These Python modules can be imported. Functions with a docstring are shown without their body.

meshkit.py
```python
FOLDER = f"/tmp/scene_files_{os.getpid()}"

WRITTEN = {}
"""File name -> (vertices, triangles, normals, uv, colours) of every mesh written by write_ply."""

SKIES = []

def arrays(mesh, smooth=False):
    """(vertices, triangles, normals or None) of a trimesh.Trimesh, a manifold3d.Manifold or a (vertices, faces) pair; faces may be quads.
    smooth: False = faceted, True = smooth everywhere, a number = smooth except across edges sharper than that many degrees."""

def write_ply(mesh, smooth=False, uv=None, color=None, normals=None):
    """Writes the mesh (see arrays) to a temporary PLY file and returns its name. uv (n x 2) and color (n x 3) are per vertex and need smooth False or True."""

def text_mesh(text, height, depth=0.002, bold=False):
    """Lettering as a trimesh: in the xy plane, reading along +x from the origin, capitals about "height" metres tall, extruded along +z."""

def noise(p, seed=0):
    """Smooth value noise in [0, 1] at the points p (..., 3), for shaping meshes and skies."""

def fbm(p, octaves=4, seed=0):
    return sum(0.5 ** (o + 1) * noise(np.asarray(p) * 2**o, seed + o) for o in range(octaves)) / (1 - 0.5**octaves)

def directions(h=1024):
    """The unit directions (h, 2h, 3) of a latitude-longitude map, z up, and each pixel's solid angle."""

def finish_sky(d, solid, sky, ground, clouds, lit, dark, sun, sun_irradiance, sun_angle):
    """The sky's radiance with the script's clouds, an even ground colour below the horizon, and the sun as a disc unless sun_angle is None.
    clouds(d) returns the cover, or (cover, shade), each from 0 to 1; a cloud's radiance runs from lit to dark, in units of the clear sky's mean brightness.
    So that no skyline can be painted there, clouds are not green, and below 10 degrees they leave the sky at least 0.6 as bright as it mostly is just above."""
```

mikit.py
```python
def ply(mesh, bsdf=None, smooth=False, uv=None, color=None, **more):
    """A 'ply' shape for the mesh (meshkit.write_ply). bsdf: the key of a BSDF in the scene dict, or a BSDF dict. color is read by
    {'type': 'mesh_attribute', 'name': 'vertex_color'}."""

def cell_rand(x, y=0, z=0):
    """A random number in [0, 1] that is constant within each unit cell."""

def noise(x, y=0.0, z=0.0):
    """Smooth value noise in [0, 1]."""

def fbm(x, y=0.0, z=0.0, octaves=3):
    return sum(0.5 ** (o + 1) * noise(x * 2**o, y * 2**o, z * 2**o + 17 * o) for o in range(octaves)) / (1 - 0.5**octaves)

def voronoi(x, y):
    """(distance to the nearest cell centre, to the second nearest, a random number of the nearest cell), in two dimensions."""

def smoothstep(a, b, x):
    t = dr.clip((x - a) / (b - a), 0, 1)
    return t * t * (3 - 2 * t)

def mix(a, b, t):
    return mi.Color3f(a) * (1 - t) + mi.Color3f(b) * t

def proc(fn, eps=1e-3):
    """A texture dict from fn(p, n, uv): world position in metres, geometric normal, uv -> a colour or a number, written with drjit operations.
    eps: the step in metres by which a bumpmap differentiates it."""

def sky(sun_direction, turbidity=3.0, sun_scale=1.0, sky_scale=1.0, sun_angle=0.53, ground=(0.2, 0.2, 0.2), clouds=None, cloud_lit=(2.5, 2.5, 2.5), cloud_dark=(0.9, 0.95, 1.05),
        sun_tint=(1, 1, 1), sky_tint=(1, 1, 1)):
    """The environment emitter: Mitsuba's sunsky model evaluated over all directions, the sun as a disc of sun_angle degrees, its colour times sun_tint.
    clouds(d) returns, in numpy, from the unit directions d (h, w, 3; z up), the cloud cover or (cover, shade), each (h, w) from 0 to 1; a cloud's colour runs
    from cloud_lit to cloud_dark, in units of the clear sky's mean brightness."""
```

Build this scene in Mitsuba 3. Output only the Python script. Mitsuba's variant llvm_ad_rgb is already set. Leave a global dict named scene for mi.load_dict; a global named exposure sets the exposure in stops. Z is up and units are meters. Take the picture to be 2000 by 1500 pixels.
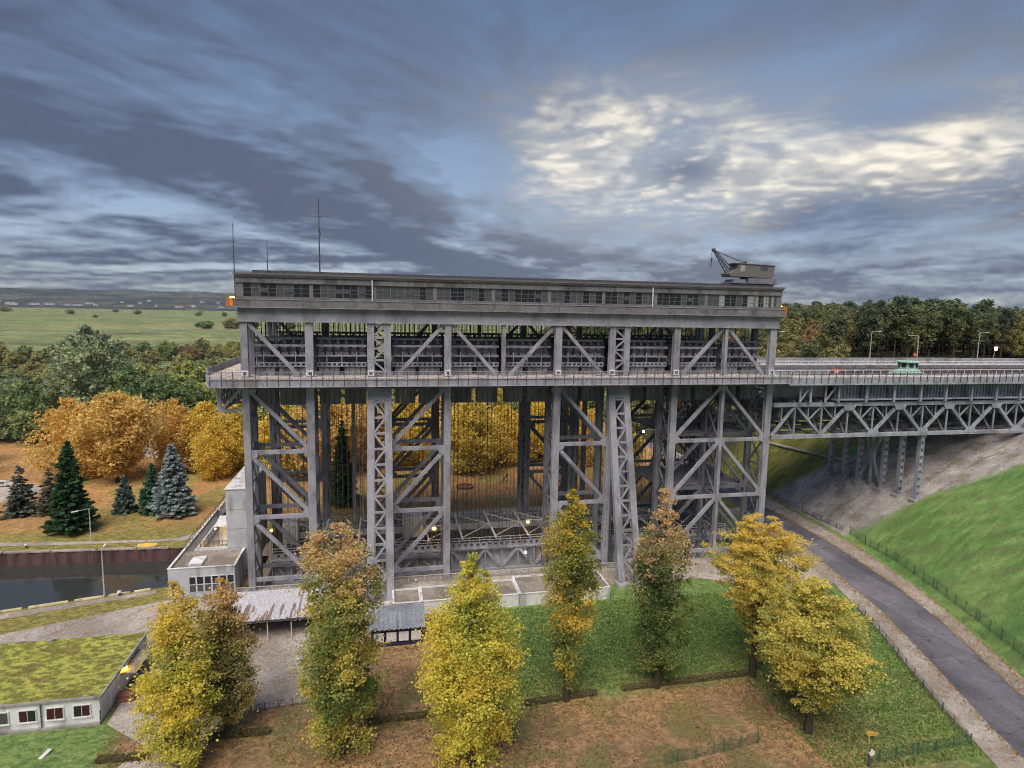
import math, random
import numpy as np, trimesh, drjit as dr, mitsuba as mi, mikit, meshkit
from mikit import noise, fbm, voronoi, cell_rand, smoothstep, mix

T = mi.ScalarTransform4f
scene, labels = {}, {}
V3 = lambda *a: np.array(a, float)

# ------------------------------------------------------------------ camera, sky, exposure
CAM = V3(21.25, -101.74, 46.27)
_yaw, _pit, _rol = (math.radians(a) for a in (11.75, 6.94, 1.06))
_f0, _r0, _u0 = V3(math.sin(_yaw), math.cos(_yaw), 0), V3(math.cos(_yaw), -math.sin(_yaw), 0), V3(0, 0, 1)
_fw = _f0 * math.cos(_pit) - _u0 * math.sin(_pit)
_up = _u0 * math.cos(_pit) + _f0 * math.sin(_pit)
_up = _up * math.cos(_rol) - _r0 * math.sin(_rol)
scene['camera'] = {'type': 'perspective', 'fov': 2 * math.degrees(math.atan(1000 / 1202.3)), 'fov_axis': 'x', 'near_clip': 1.0, 'far_clip': 30000.0,
                   'to_world': T().look_at(origin=CAM.tolist(), target=(CAM + _fw).tolist(), up=_up.tolist())}


def clouds(d):
    """Rolling dusk overcast: a heavy slate bank from the upper left, a broken warm gap to the right, blue-grey layers low on the left."""
    az = np.degrees(np.arctan2(d[..., 0], d[..., 1])) - 11.75          # degrees right of the view
    az = (az + 180) % 360 - 180
    el = np.degrees(np.arcsin(np.clip(d[..., 2], 0, 1)))
    z = np.maximum(d[..., 2], 0.0)
    w = np.radians(az - 13.0); ce = np.sqrt(1 - z * z)
    c, a = -np.sin(w) * ce / (z + .05), np.cos(w) * ce / (z + .05)     # the cloud deck overhead: across and along the wind, so that rolls converge on the horizon
    N = lambda fc, fa, o, s, dx=0, da=0: meshkit.fbm(np.stack([(c + dx) * fc + 3.1 * s, (a + da) * fa + 1.7 * s, 0 * c], -1), o, s)
    dx, da = .9 * (N(.8, .6, 4, 3) - .5), .9 * (N(.8, .6, 4, 5) - .5)
    n1 = N(.9, .35, 4, 11, dx, da)                                    # long rolls
    n2 = N(2.6, 1.6, 5, 23, dx, da)                                   # billows
    n3 = N(.35, 2.2, 5, 37, dx, da)                                   # layers across the view
    n4 = N(10.0, 9.0, 6, 41, 1.1 * dx, 1.1 * da)                       # tatters
    G = lambda x, e, sx, se: np.exp(-((az - x) / sx) ** 2 - ((el - e) / se) ** 2)
    S = lambda p, q, x: (lambda t: t * t * (3 - 2 * t))(np.clip((x - p) / (q - p), 0, 1))
    front = np.abs(az) < 90
    cb = np.where(front, c, 0) + .9 * (n1 - .5) + .5 * (n2 - .5)
    bank = S(3.5, 2.75, cb) * S(1.0, 2.5, cb) * S(1.0, 3.0, el)
    pale = S(2.9, 3.8, cb) * S(22, 14, el)
    cover = .70 + 1.25 * (n1 - .5) + .95 * (n2 - .5) + .50 * (n4 - .5) + .12 * S(45, 80, np.abs(az))
    cover = cover + .62 * bank - pale * (.26 - 1.7 * (n3 - .5)) + .34 * S(8, 1, el)
    gap = np.clip(1.05 * G(22, 11.3, 15, 3.9) + .5 * G(37, 11, 10, 4.5) + .6 * G(5, 12, 6, 4.5) + .55 * G(11, 17.5, 11, 2.8), 0, 1)
    puff = np.clip(1.25 * G(27.5, 7.2, 6.0, 2.5) + .85 * G(15.0, 12.0, 3.2, 1.3) + .6 * G(38, 8.6, 5, 2) + .5 * G(30, 15.2, 5, 1.2), 0, 1)
    m = .30 * n2 + .70 * n4 + .14 * (gap - .85) - .26 * puff
    bright = (.50 * S(.32, .60, m) + .50 * S(.54, .70, m)) * S(.04, .80, gap)
    tone = 1 - .60 * bright - .25 * gap * (1 - .8 * puff) + .08 * puff - .16 * G(18, 14, 26, 9) * np.clip(n2 + .5 * (n4 - .5) - .42, 0, 1)
    tone = tone - .13 * G(20, 13, 24, 9) * (1 - .7 * puff)
    cover = np.clip(cover, .22, 1)
    cover = cover * (1 - .8 * gap) + .8 * gap * (.90 + .10 * puff)
    return np.clip(np.where(el > 0, cover, 1), 0, 1), np.clip(tone, 0, 1)


scene['sky_light'] = mikit.sky((-0.30, -0.62, 0.95), turbidity=3, sun_scale=0.60, sun_angle=42, sun_tint=(0.95, 0.98, 1.10), sky_scale=0.88, clouds=clouds,
                               cloud_lit=(3.2, 2.95, 2.4), cloud_dark=(0.285, 0.37, 0.60), sky_tint=(1.16, 1.0, 0.92), ground=(0.14, 0.13, 0.10))
exposure = 2.2

# ------------------------------------------------------------------ helpers
class MB:
    """Collects boxes, beams, tubes and sheets into one mesh."""
    def __init__(s):
        s.v, s.f, s.n = [], [], 0
    def add(s, v, f):
        s.v.append(np.asarray(v, float)); s.f.append(np.asarray(f, int) + s.n); s.n += len(v); return s
    BF = np.array([[0, 2, 1], [0, 3, 2], [4, 5, 6], [4, 6, 7], [0, 1, 5], [0, 5, 4], [1, 2, 6], [1, 6, 5], [2, 3, 7], [2, 7, 6], [3, 0, 4], [3, 4, 7]])
    def box(s, x0, x1, y0, y1, z0, z1):
        return s.add([[x0, y0, z0], [x1, y0, z0], [x1, y1, z0], [x0, y1, z0], [x0, y0, z1], [x1, y0, z1], [x1, y1, z1], [x0, y1, z1]], s.BF)
    def beam(s, p, q, w, h=None, side=(0, 1, 0)):
        """A bar from p to q, w wide across the vector side x axis and h deep along side."""
        h = h or w
        p, q = np.asarray(p, float), np.asarray(q, float)
        a = (q - p) / np.linalg.norm(q - p)
        b = np.asarray(side, float); b = b - a * (a @ b)
        if np.linalg.norm(b) < 1e-6:
            b = V3(1, 0, 0) - a * a[0]
        b /= np.linalg.norm(b); c = np.cross(a, b)
        o = [(-1, -1), (1, -1), (1, 1), (-1, 1)]
        return s.add([p + c * i * w / 2 + b * j * h / 2 for i, j in o] + [q + c * i * w / 2 + b * j * h / 2 for i, j in o], s.BF)
    def tube(s, p, q, r, r2=None, k=8, caps=True):
        r2 = r if r2 is None else r2
        p, q = np.asarray(p, float), np.asarray(q, float)
        a = (q - p) / np.linalg.norm(q - p)
        b = np.cross(a, V3(0, 0, 1) if abs(a[2]) < .9 else V3(1, 0, 0)); b /= np.linalg.norm(b); c = np.cross(a, b)
        t = np.arange(k) * 2 * math.pi / k
        ring = np.cos(t)[:, None] * b + np.sin(t)[:, None] * c
        v = np.vstack([p + ring * r, q + ring * r2]); i = np.arange(k); j = (i + 1) % k
        f = np.vstack([np.stack([i, j, j + k], 1), np.stack([i, j + k, i + k], 1)])
        if caps:
            f = np.vstack([f, np.stack([0 * i[2:], i[1:-1] + 1, i[1:-1]], 1), np.stack([0 * i[2:] + k, i[1:-1] + k, i[1:-1] + 1 + k], 1)])
        return s.add(v, f)
    def poly(s, pts, z0, z1):
        """An upright prism over a polygon (counter-clockwise x, y)."""
        from shapely.geometry import Polygon
        m = trimesh.creation.extrude_polygon(Polygon(pts), z1 - z0, engine='earcut')
        return s.add(m.vertices + V3(0, 0, z0), m.faces)
    def quad(s, a, b, c, d):
        return s.add([a, b, c, d], [[0, 1, 2], [0, 2, 3]])
    def mesh(s):
        return trimesh.Trimesh(np.vstack(s.v), np.vstack(s.f), process=False)


_count = {}
def key(name, parent=None):
    k = f'{parent}__{name}' if parent else name
    n = _count.get(k, 0); _count[k] = n + 1
    return k if n == 0 else f'{k}_{n:03d}'

def put(name, m, mat, parent=None, smooth=False, color=None, **more):
    k = key(name, parent)
    scene[k] = mikit.ply(m.mesh() if isinstance(m, MB) else m, mat, smooth=smooth, color=color, **more)
    return k

def tag(k, label=None, category=None, group=None, kind=None):
    labels[k] = {a: b for a, b in (('label', label), ('category', category), ('group', group), ('kind', kind)) if b}
    return k

def thing(name, label, category, group=None):
    return tag(key(name), label, category, group)

def struct(name, m, mat, label, kind='structure', **kw):
    return tag(put(name, m, mat, **kw), label, kind=kind)

def copies(name, ply_dict, to_world, parent=None):
    k = key(name, parent)
    scene[k] = {**ply_dict, 'to_world': to_world}
    return k

def shapegroup(gname, ply_dict):
    scene[gname] = {'type': 'shapegroup', 'piece': ply_dict}
    return gname

def inst(name, gname, to_world, parent=None):
    k = key(name, parent)
    scene[k] = {'type': 'instance', 'to_world': to_world, 'g': {'type': 'ref', 'id': gname}}
    return k

# ------------------------------------------------------------------ materials
def mat(name, color, rough=0.7, **kw):
    c = color if isinstance(color, dict) else {'type': 'rgb', 'value': list(color)}
    scene[name] = {'type': 'twosided', 'm': {'type': 'principled', 'base_color': c, 'roughness': rough, 'specular': kw.pop('spec', 0.3), **kw}}
    return name

def _steel(base, stain):
    def fn(p, n, uv):
        a = fbm(p.x * 0.5, p.y * 0.5, p.z * 0.22, 3)
        s = fbm(p.x * 2.6, p.y * 2.6, p.z * 0.35 + 5, 3)
        g = fbm(p.x * 7.0, p.y * 7.0, p.z * 7.0, 2)
        c = mix(base, [x * 0.62 for x in base], smoothstep(0.40, 0.75, a))
        c = mix(c, stain, smoothstep(0.58, 0.78, s) * 0.6)
        rust = smoothstep(0.60, 0.74, fbm(p.x * 1.3 + 40, p.y * 1.3, p.z * 0.12, 3)) * smoothstep(.45, .62, g)
        c = mix(c, (0.20, 0.12, 0.075), rust * 0.55)
        return c * (0.82 + 0.36 * g)
    return mikit.proc(fn)

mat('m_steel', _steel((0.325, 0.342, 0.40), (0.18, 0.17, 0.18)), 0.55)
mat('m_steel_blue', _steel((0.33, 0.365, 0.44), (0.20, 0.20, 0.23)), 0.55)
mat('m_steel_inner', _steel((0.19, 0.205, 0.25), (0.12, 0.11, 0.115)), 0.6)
mat('m_iron', (0.075, 0.08, 0.095), 0.6)
mat('m_gear', (0.23, 0.235, 0.275), 0.6)
mat('m_crane', (0.15, 0.15, 0.15), 0.7)
mat('m_rope', (0.10, 0.095, 0.09), 0.7)
mat('m_white', (0.72, 0.73, 0.75), 0.6)
mat('m_navy', (0.022, 0.022, 0.060), 0.6)
mat('m_red', (0.45, 0.05, 0.045), 0.5)
mat('m_orange', (0.75, 0.22, 0.02), 0.6)
mat('m_yellow', (0.72, 0.48, 0.10), 0.6)
mat('m_brick', (0.25, 0.12, 0.085), 0.8)
mat('m_copper', (0.27, 0.46, 0.375), 0.6)
mat('m_pink', (0.58, 0.40, 0.33), 0.8)
mat('m_green_wire', (0.06, 0.135, 0.085), 0.6)
mat('m_fence', (0.13, 0.14, 0.13), 0.6)
mat('m_wood', (0.15, 0.115, 0.09), 0.8)
mat('m_fender', (0.085, 0.08, 0.085), 0.8)
mat('m_roof_red', (0.22, 0.085, 0.06), 0.85)
mat('m_roof_grey', (0.14, 0.14, 0.15), 0.85)
mat('m_lamp_metal', (0.52, 0.53, 0.52), 0.5)
mat('m_curtain', (0.055, 0.016, 0.02), 0.5)
mat('m_frame', (0.17, 0.175, 0.18), 0.7)

def _concrete(base, scale=1.0):
    def fn(p, n, uv):
        a = fbm(p.x * 0.45 * scale, p.y * 0.45 * scale, p.z * 0.3 * scale, 4)
        b = noise(p.x * 2.3 * scale, p.y * 2.3 * scale, p.z * 1.7 * scale)
        st = smoothstep(0.50, 0.75, fbm(p.x * 0.9, p.y * 0.9, p.z * 0.16, 2))
        return mi.Color3f(base) * (0.72 + 0.56 * a) * (0.92 + 0.16 * b) * (1 - 0.38 * st)
    return mikit.proc(fn)
mat('m_concrete', _concrete((0.33, 0.33, 0.335)), 0.85)
mat('m_hall', _concrete((0.175, 0.18, 0.196)), 0.85)
mat('m_weight', _concrete((0.20, 0.205, 0.215)), 0.85)
mat('m_render_white', _concrete((0.68, 0.71, 0.74)), 0.8)
mat('m_cladding', _concrete((0.46, 0.49, 0.54)), 0.6)

def _gravelroof(p, n, uv):
    a = fbm(p.x * 0.5, p.y * 0.5, 0, 3); g = noise(p.x * 9, p.y * 9)
    return mix((0.21, 0.19, 0.165), (0.30, 0.28, 0.25), smoothstep(.35, .7, a)) * (0.7 + 0.6 * g)
mat('m_gravel_roof', mikit.proc(_gravelroof), 0.9)

def _moss(p, n, uv):
    a = fbm(p.x * 0.35, p.y * 0.6, 0, 3); b = fbm(p.x * 1.6, p.y * 3.0, 3, 4); g = noise(p.x * 8, p.y * 8)
    c = mix((0.17, 0.185, 0.045), (0.38, 0.395, 0.09), smoothstep(.38, .66, b))
    c = mix(c, (0.15, 0.115, 0.04), smoothstep(.55, .75, a) * 0.7)
    return c * (0.65 + 0.7 * g)
mat('m_moss', mikit.proc(_moss), 0.95)

def _patchy(p, n, uv):
    u = p.x * 1.25; r = cell_rand(u, 3)
    m = smoothstep(0.50, 0.66, fbm(p.x * 2.2, p.y * 0.30, 1, 3) + 0.34 * (r - 0.5) - 0.045 * (p.y + 13.2))
    seam = smoothstep(0.86, 0.93, u - dr.floor(u))
    c = mix((0.52, 0.54, 0.60), (0.23, 0.18, 0.165), m)
    return mix(c, (0.70, 0.72, 0.78), seam * 0.75) * (0.8 + 0.4 * noise(p.x * 6, p.y * 6))
mat('m_patchy', mikit.proc(_patchy), 0.6)

def _paving(p, n, uv):
    a = fbm(p.x * 0.22, p.y * 0.22, 0, 4); g = noise(p.x * 4.5, p.y * 4.5); h = noise(p.x * 14, p.y * 14)
    lf = smoothstep(0.60, 0.72, fbm(p.x * 1.3, p.y * 1.3, 4, 4))
    c = mix((0.30, 0.275, 0.25), (0.43, 0.405, 0.38), smoothstep(.3, .7, a)) * (0.68 + 0.36 * g + 0.26 * h)
    d1, d2, _ = voronoi(p.x * 0.30, p.y * 0.30)
    c = c * (1 - 0.25 * smoothstep(0.035, 0.010, d2 - d1))
    return mix(c, (0.24, 0.14, 0.07), lf * 0.45)
mat('m_paving', mikit.proc(_paving), 0.9)

def _asphalt(p, n, uv):
    a = fbm(p.x * 0.12, p.y * 0.12, 0, 4); g = noise(p.x * 6, p.y * 6); h = noise(p.x * 19, p.y * 19)
    c = mix((0.120, 0.122, 0.152), (0.185, 0.185, 0.218), smoothstep(.3, .7, a)) * (0.66 + 0.36 * g + 0.32 * h)
    u = p.y * 0.055; pr = cell_rand(u, dr.floor(p.x * 0.16), 7)                       # mended patches
    c = c * (1 - 0.22 * smoothstep(0.80, 0.82, pr))
    d1, d2, _ = voronoi(p.x * 0.16 + 1.5 * fbm(p.x * 0.5, p.y * 0.5, 1, 3), p.y * 0.16)
    c = c * (1 - 0.40 * smoothstep(0.030, 0.008, d2 - d1))                            # cracks
    s = fbm(p.x * 1.2, p.y * 0.10, 3, 3)
    return c * (0.88 + 0.24 * s)
mat('m_asphalt', mikit.proc(_asphalt), 0.85)

GREEN_A, GREEN_B = (0.10, 0.18, 0.052), (0.19, 0.275, 0.09)
def _ground(p, n, uv):
    x, y = p.x, p.y
    w = fbm(x * 0.10, y * 0.10, 2, 4); f = fbm(x * 1.5, y * 2.8, 5, 4); g = noise(x * 5, y * 7); h = noise(x * 15, y * 15)
    green = mix(GREEN_A, GREEN_B, smoothstep(.3, .7, f))
    litter = mix((0.16, 0.125, 0.070), (0.33, 0.215, 0.125), smoothstep(.3, .68, f * 0.6 + w * 0.4))
    litter = mix(litter, (0.13, 0.145, 0.055), smoothstep(0.50, 0.68, fbm(x * 0.28, y * 0.28, 15, 4)) * 0.75)
    olive = mix((0.160, 0.165, 0.050), (0.30, 0.255, 0.080), smoothstep(.35, .7, f))
    # leaves lie under the rows of trees, the open lawn stays green
    wob = 9 * (w - 0.5)
    m_front = smoothstep(29, 35, x + wob) * smoothstep(-37.5, -34.5, y + 0.3 * wob)        # lawn before the lift
    m_road = smoothstep(64, 78, x + 1.6 * wob + 0.25 * (y + 40)) * smoothstep(-30, -36, y)
    m_left = smoothstep(-6, -9, x + 0.6 * wob) * smoothstep(-28, -31, y)
    mg = dr.clip(m_front + m_road * 0.8 + m_left, 0, 1)
    back = dr.maximum(smoothstep(26, 28, y), smoothstep(-10, -13, x) * smoothstep(-14, -10, y))
    m_back = smoothstep(38, 29, y + 1.3 * wob)
    c = mix(litter, green, mg * (1 - back))
    brown = mix((0.27, 0.165, 0.075), (0.46, 0.265, 0.110), smoothstep(.3, .68, f * 0.6 + w * 0.4))
    c = mix(c, mix(mix(brown, olive, m_back), olive, smoothstep(0.50, 0.66, w) * .8), back)
    under = mi.Float(0)
    for tx, ty in ((1.3, -40.2), (4.4, -35.6), (16.9, -40.5), (29.4, -44.5), (25, -22), (42.2, -36.2), (54, -35.7), (67.3, -35.6), (67, -46.6)):
        under = dr.maximum(under, dr.exp(-(dr.square(x - tx) + dr.square(y - ty)) / 22.0))
    c = mix(c, mix((0.38, 0.215, 0.10), (0.46, 0.32, 0.12), smoothstep(.4, .6, g)), under * smoothstep(.35, .6, f * .6 + h * .4) * 0.75)
    far = smoothstep(110, 150, y)
    c = mix(c, mix((0.07, 0.085, 0.03), (0.13, 0.12, 0.045), w), far)
    return c * (0.55 + 0.5 * g + 0.4 * h)
mat('m_ground', mikit.proc(_ground), 0.95)

def _slope(p, n, uv):
    x, y = p.x, p.y
    w = fbm(x * 0.08, y * 0.08, 2, 4); f = fbm(x * 0.5, y * 1.1, 5, 4); g = noise(x * 5, y * 7); h = noise(x * 14, y * 14)
    gr = mix((0.105, 0.215, 0.062), (0.205, 0.330, 0.105), smoothstep(.3, .7, 0.5 * f + 0.5 * w))
    ol = mix((0.110, 0.135, 0.030), (0.215, 0.210, 0.055), smoothstep(.3, .7, f))
    b = fbm(x * 0.9 + y * 0.5, y * 0.22 - x * 0.12, 7, 4)
    gr = mix(gr, (0.165, 0.185, 0.085), smoothstep(.52, .72, b) * 0.45)
    gr = mix(gr, (0.20, 0.165, 0.09), smoothstep(.66, .76, fbm(x * 0.35, y * 0.35, 12, 4)) * 0.3)
    mow = 0.5 + 0.5 * dr.sin((x * 0.85 + y * 0.5) * 1.5 + 3 * w)
    gr = gr * (0.92 + 0.16 * mow)
    c = mix(gr, ol, smoothstep(26, 31, y))
    c = mix(c, (0.05, 0.055, 0.025), smoothstep(58, 66, y))
    sh = 5.4 - 0.58 * (x - 117.6) + 3 * (f - 0.5)                        # under the bridge no grass grows
    gv = mix((0.28, 0.272, 0.27), (0.42, 0.41, 0.405), smoothstep(.3, .7, fbm(x * 0.3, y * 0.3, 8, 4)))
    m = smoothstep(sh - 1.5, sh + 1.5, y) * smoothstep(37, 34, y + 0.65 * (x - 118) + 3 * (f - .5))
    d1, d2, rc = voronoi(x * 0.9, y * 0.9)
    rill = smoothstep(.60, .70, fbm(y * 0.55, x * 0.10, 21, 3))
    gv = gv * (0.90 + 0.2 * rc) * (1 - 0.18 * rill) * (1 - 0.15 * smoothstep(.08, .02, d2 - d1))
    gv = mix(gv, (0.16, 0.17, 0.08), smoothstep(.60, .70, fbm(x * 0.5, y * 0.5, 31, 4)) * 0.55)
    return mix(c, gv, m) * (0.55 + 0.5 * g + 0.4 * h)
mat('m_slope', mikit.proc(_slope), 0.95)

def _meadow(p, n, uv):
    x, y = p.x, p.y
    w = fbm(x * 0.004, y * 0.010, 2, 4); f = fbm(x * 0.02, y * 0.07, 5, 4); b = fbm(x * 0.0025, y * 0.02, 9, 3)
    c = mix((0.095, 0.135, 0.062), (0.150, 0.190, 0.085), smoothstep(.3, .7, f))
    c = mix(c, (0.095, 0.115, 0.045), smoothstep(.5, .72, w) * 0.7)
    c = mix(c, (0.21, 0.20, 0.095), smoothstep(.56, .7, b) * 0.6)
    reed = smoothstep(.60, .68, fbm(x * 0.006, y * 0.035, 14, 4))
    return mix(c, (0.055, 0.065, 0.035), reed * 0.8) * (0.62 + 0.76 * noise(x * 0.09, y * 0.12))
mat('m_meadow', mikit.proc(_meadow), 0.95)

def _hill(p, n, uv):
    a = fbm(p.x * 0.004, p.y * 0.004, p.z * 0.02, 4); b = noise(p.x * 0.03, p.y * 0.03, p.z * 0.12)
    return mix((0.018, 0.026, 0.030), (0.060, 0.062, 0.052), smoothstep(.40, .65, a)) * (0.3 + 1.4 * b)
mat('m_hill', mikit.proc(_hill), 0.95)

scene['m_water'] = {'type': 'bumpmap', 'tex': mikit.proc(lambda p, n, uv: 0.02 * fbm(p.x * 0.9, p.y * 0.9, 1, 3), eps=0.05), 'scale': 1.0,
                    'm': {'type': 'principled', 'base_color': {'type': 'rgb', 'value': [0.040, 0.046, 0.045]}, 'roughness': 0.05, 'specular': 1.0}}
scene['m_foliage'] = {'type': 'principledthin', 'base_color': {'type': 'mesh_attribute', 'name': 'vertex_color'}, 'roughness': 0.75, 'diff_trans': 0.75, 'spec_trans': 0.0}
scene['m_bark'] = {'type': 'twosided', 'm': {'type': 'diffuse', 'reflectance': {'type': 'rgb', 'value': [0.075, 0.062, 0.048]}}}
mat('m_glass_dark', (0.020, 0.024, 0.028), 0.12, spec=0.5)
mat('m_glass_mid', (0.075, 0.085, 0.090), 0.2, spec=0.5)
mat('m_glass_pale', (0.30, 0.34, 0.36), 0.3, spec=0.5)
def lamp(rgb):
    return {'type': 'area', 'radiance': {'type': 'rgb', 'value': list(rgb)}}

# ------------------------------------------------------------------ terrain
from shapely.geometry import Polygon, box as sbox
TOE_Y = [-140, -60, -42.4, -37.2, -29, -17.8, -7.8, 1.2, 13.5, 37.3, 60, 120, 250, 450]
TOE_X = [78, 97.2, 102.6, 104.6, 107.6, 111.4, 113.5, 116.0, 116.6, 117.8, 118, 112, 118, 120]
def tz(x, y):
    """Height of the ground: level, then the embankment up to the wooded plateau."""
    d = np.asarray(x, float) - np.interp(y, TOE_Y, TOE_X)
    return np.interp(d, [0, 9.5, 12.5, 49, 58, 66], [0, 8.1, 10.1, 30.1, 32.6, 33])

def sheet(poly, z):
    v, f = trimesh.creation.triangulate_polygon(poly, engine='earcut')
    v3 = np.column_stack([v, np.full(len(v), z)])
    a = np.cross(v3[f[:, 1]] - v3[f[:, 0]], v3[f[:, 2]] - v3[f[:, 0]])[:, 2]
    f = np.where((a < 0)[:, None], f[:, ::-1], f)
    return trimesh.Trimesh(v3, f, process=False)

canal = Polygon([(-1.2, 1.6), (93, 1.6), (93, 25.6), (-1.2, 25.6), (-1.2, 21), (-19, 21.4), (-48.3, 23.5), (-300, 41), (-300, -62.7), (-35.26, -1.17), (-15.85, 3.34), (-1.2, 6.3)])
struct('ground', sheet(Polygon([(-900, -140), (420, -140), (420, 230), (-900, 230)]).difference(canal), 0.0), 'm_ground', 'lawns and park ground strewn with brown autumn leaves')
struct('meadow', MB().quad((-9000, 230, 0), (6000, 230, 0), (6000, 5200, 0), (-9000, 5200, 0)), 'm_meadow', 'wide flat green river meadow')
struct('canal_water', sheet(Polygon([(-300, -62.7), (-35.26, -1.17), (-15.85, 3.34), (-1.2, 6.3), (-1.2, 21), (-19, 21.4), (-48.3, 23.5), (-300, 41)]), -2.6), 'm_water', 'dark still canal water')
pit = MB().box(-1.2, 93, 1.6, 25.6, -6.2, -6.0)
for a in ((-1.2, 93, 1.3, 1.6), (-1.2, 93, 25.6, 25.9), (93, 93.3, 1.6, 25.6)):
    pit.box(*a, -6.2, -0.03)
struct('lock_pit', pit, 'm_concrete', 'concrete pit under the boat lift')

g = np.linspace(-0.6, 330, 130) ** 1.0
ys = np.concatenate([np.arange(-140, 130, 3.0), np.arange(130, 460, 12.0)])
xx = np.concatenate([np.arange(-0.6, 70, 1.6), np.arange(70, 420, 12.0)])
D, YY = np.meshgrid(xx, ys)
XX = D + np.interp(YY, TOE_Y, TOE_X)
ZZ = tz(XX, YY) + np.where(D < 0, -0.4, 0) + np.clip(D / 8, 0, 1) * 0.8 * (meshkit.fbm(np.stack([XX / 9, YY / 9, 0 * XX], -1), 4) - 0.5)
nI, nJ = XX.shape
i, j = np.meshgrid(np.arange(nI - 1), np.arange(nJ - 1), indexing='ij')
a = (i * nJ + j).ravel()
struct('embankment', trimesh.Trimesh(np.stack([XX, YY, ZZ], -1).reshape(-1, 3), np.vstack([np.stack([a, a + 1, a + nJ + 1], 1), np.stack([a, a + nJ + 1, a + nJ], 1)]), process=False),
       'm_slope', 'steep grass embankment with bare gravel under the bridge', smooth=True)

# the far ridge beyond the meadow, rough with woods
hx = np.linspace(-9500, 6500, 520); hy = np.array([4150, 4230, 4300, 4500, 4700, 5000, 5300, 5600, 5950, 6300, 6700, 7100, 7600.])
HX, HY = np.meshgrid(hx, hy)
prof = np.interp(HY, [4150, 4300, 4700, 6300, 7100, 7600], [-2, 12, 18, 152, 186, 172])
HZ = prof * (0.90 + 0.26 * (meshkit.fbm(np.stack([HX / 2600, HY / 2600, 0 * HX], -1), 3, 5) - 0.5)) + np.clip(prof / 40, 0.25, 1) * 30 * (meshkit.fbm(np.stack([HX / 210, HY / 300, 0 * HX], -1), 3, 8) - 0.5)
nI, nJ = HX.shape
i, j = np.meshgrid(np.arange(nI - 1), np.arange(nJ - 1), indexing='ij'); a = (i * nJ + j).ravel()
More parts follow.
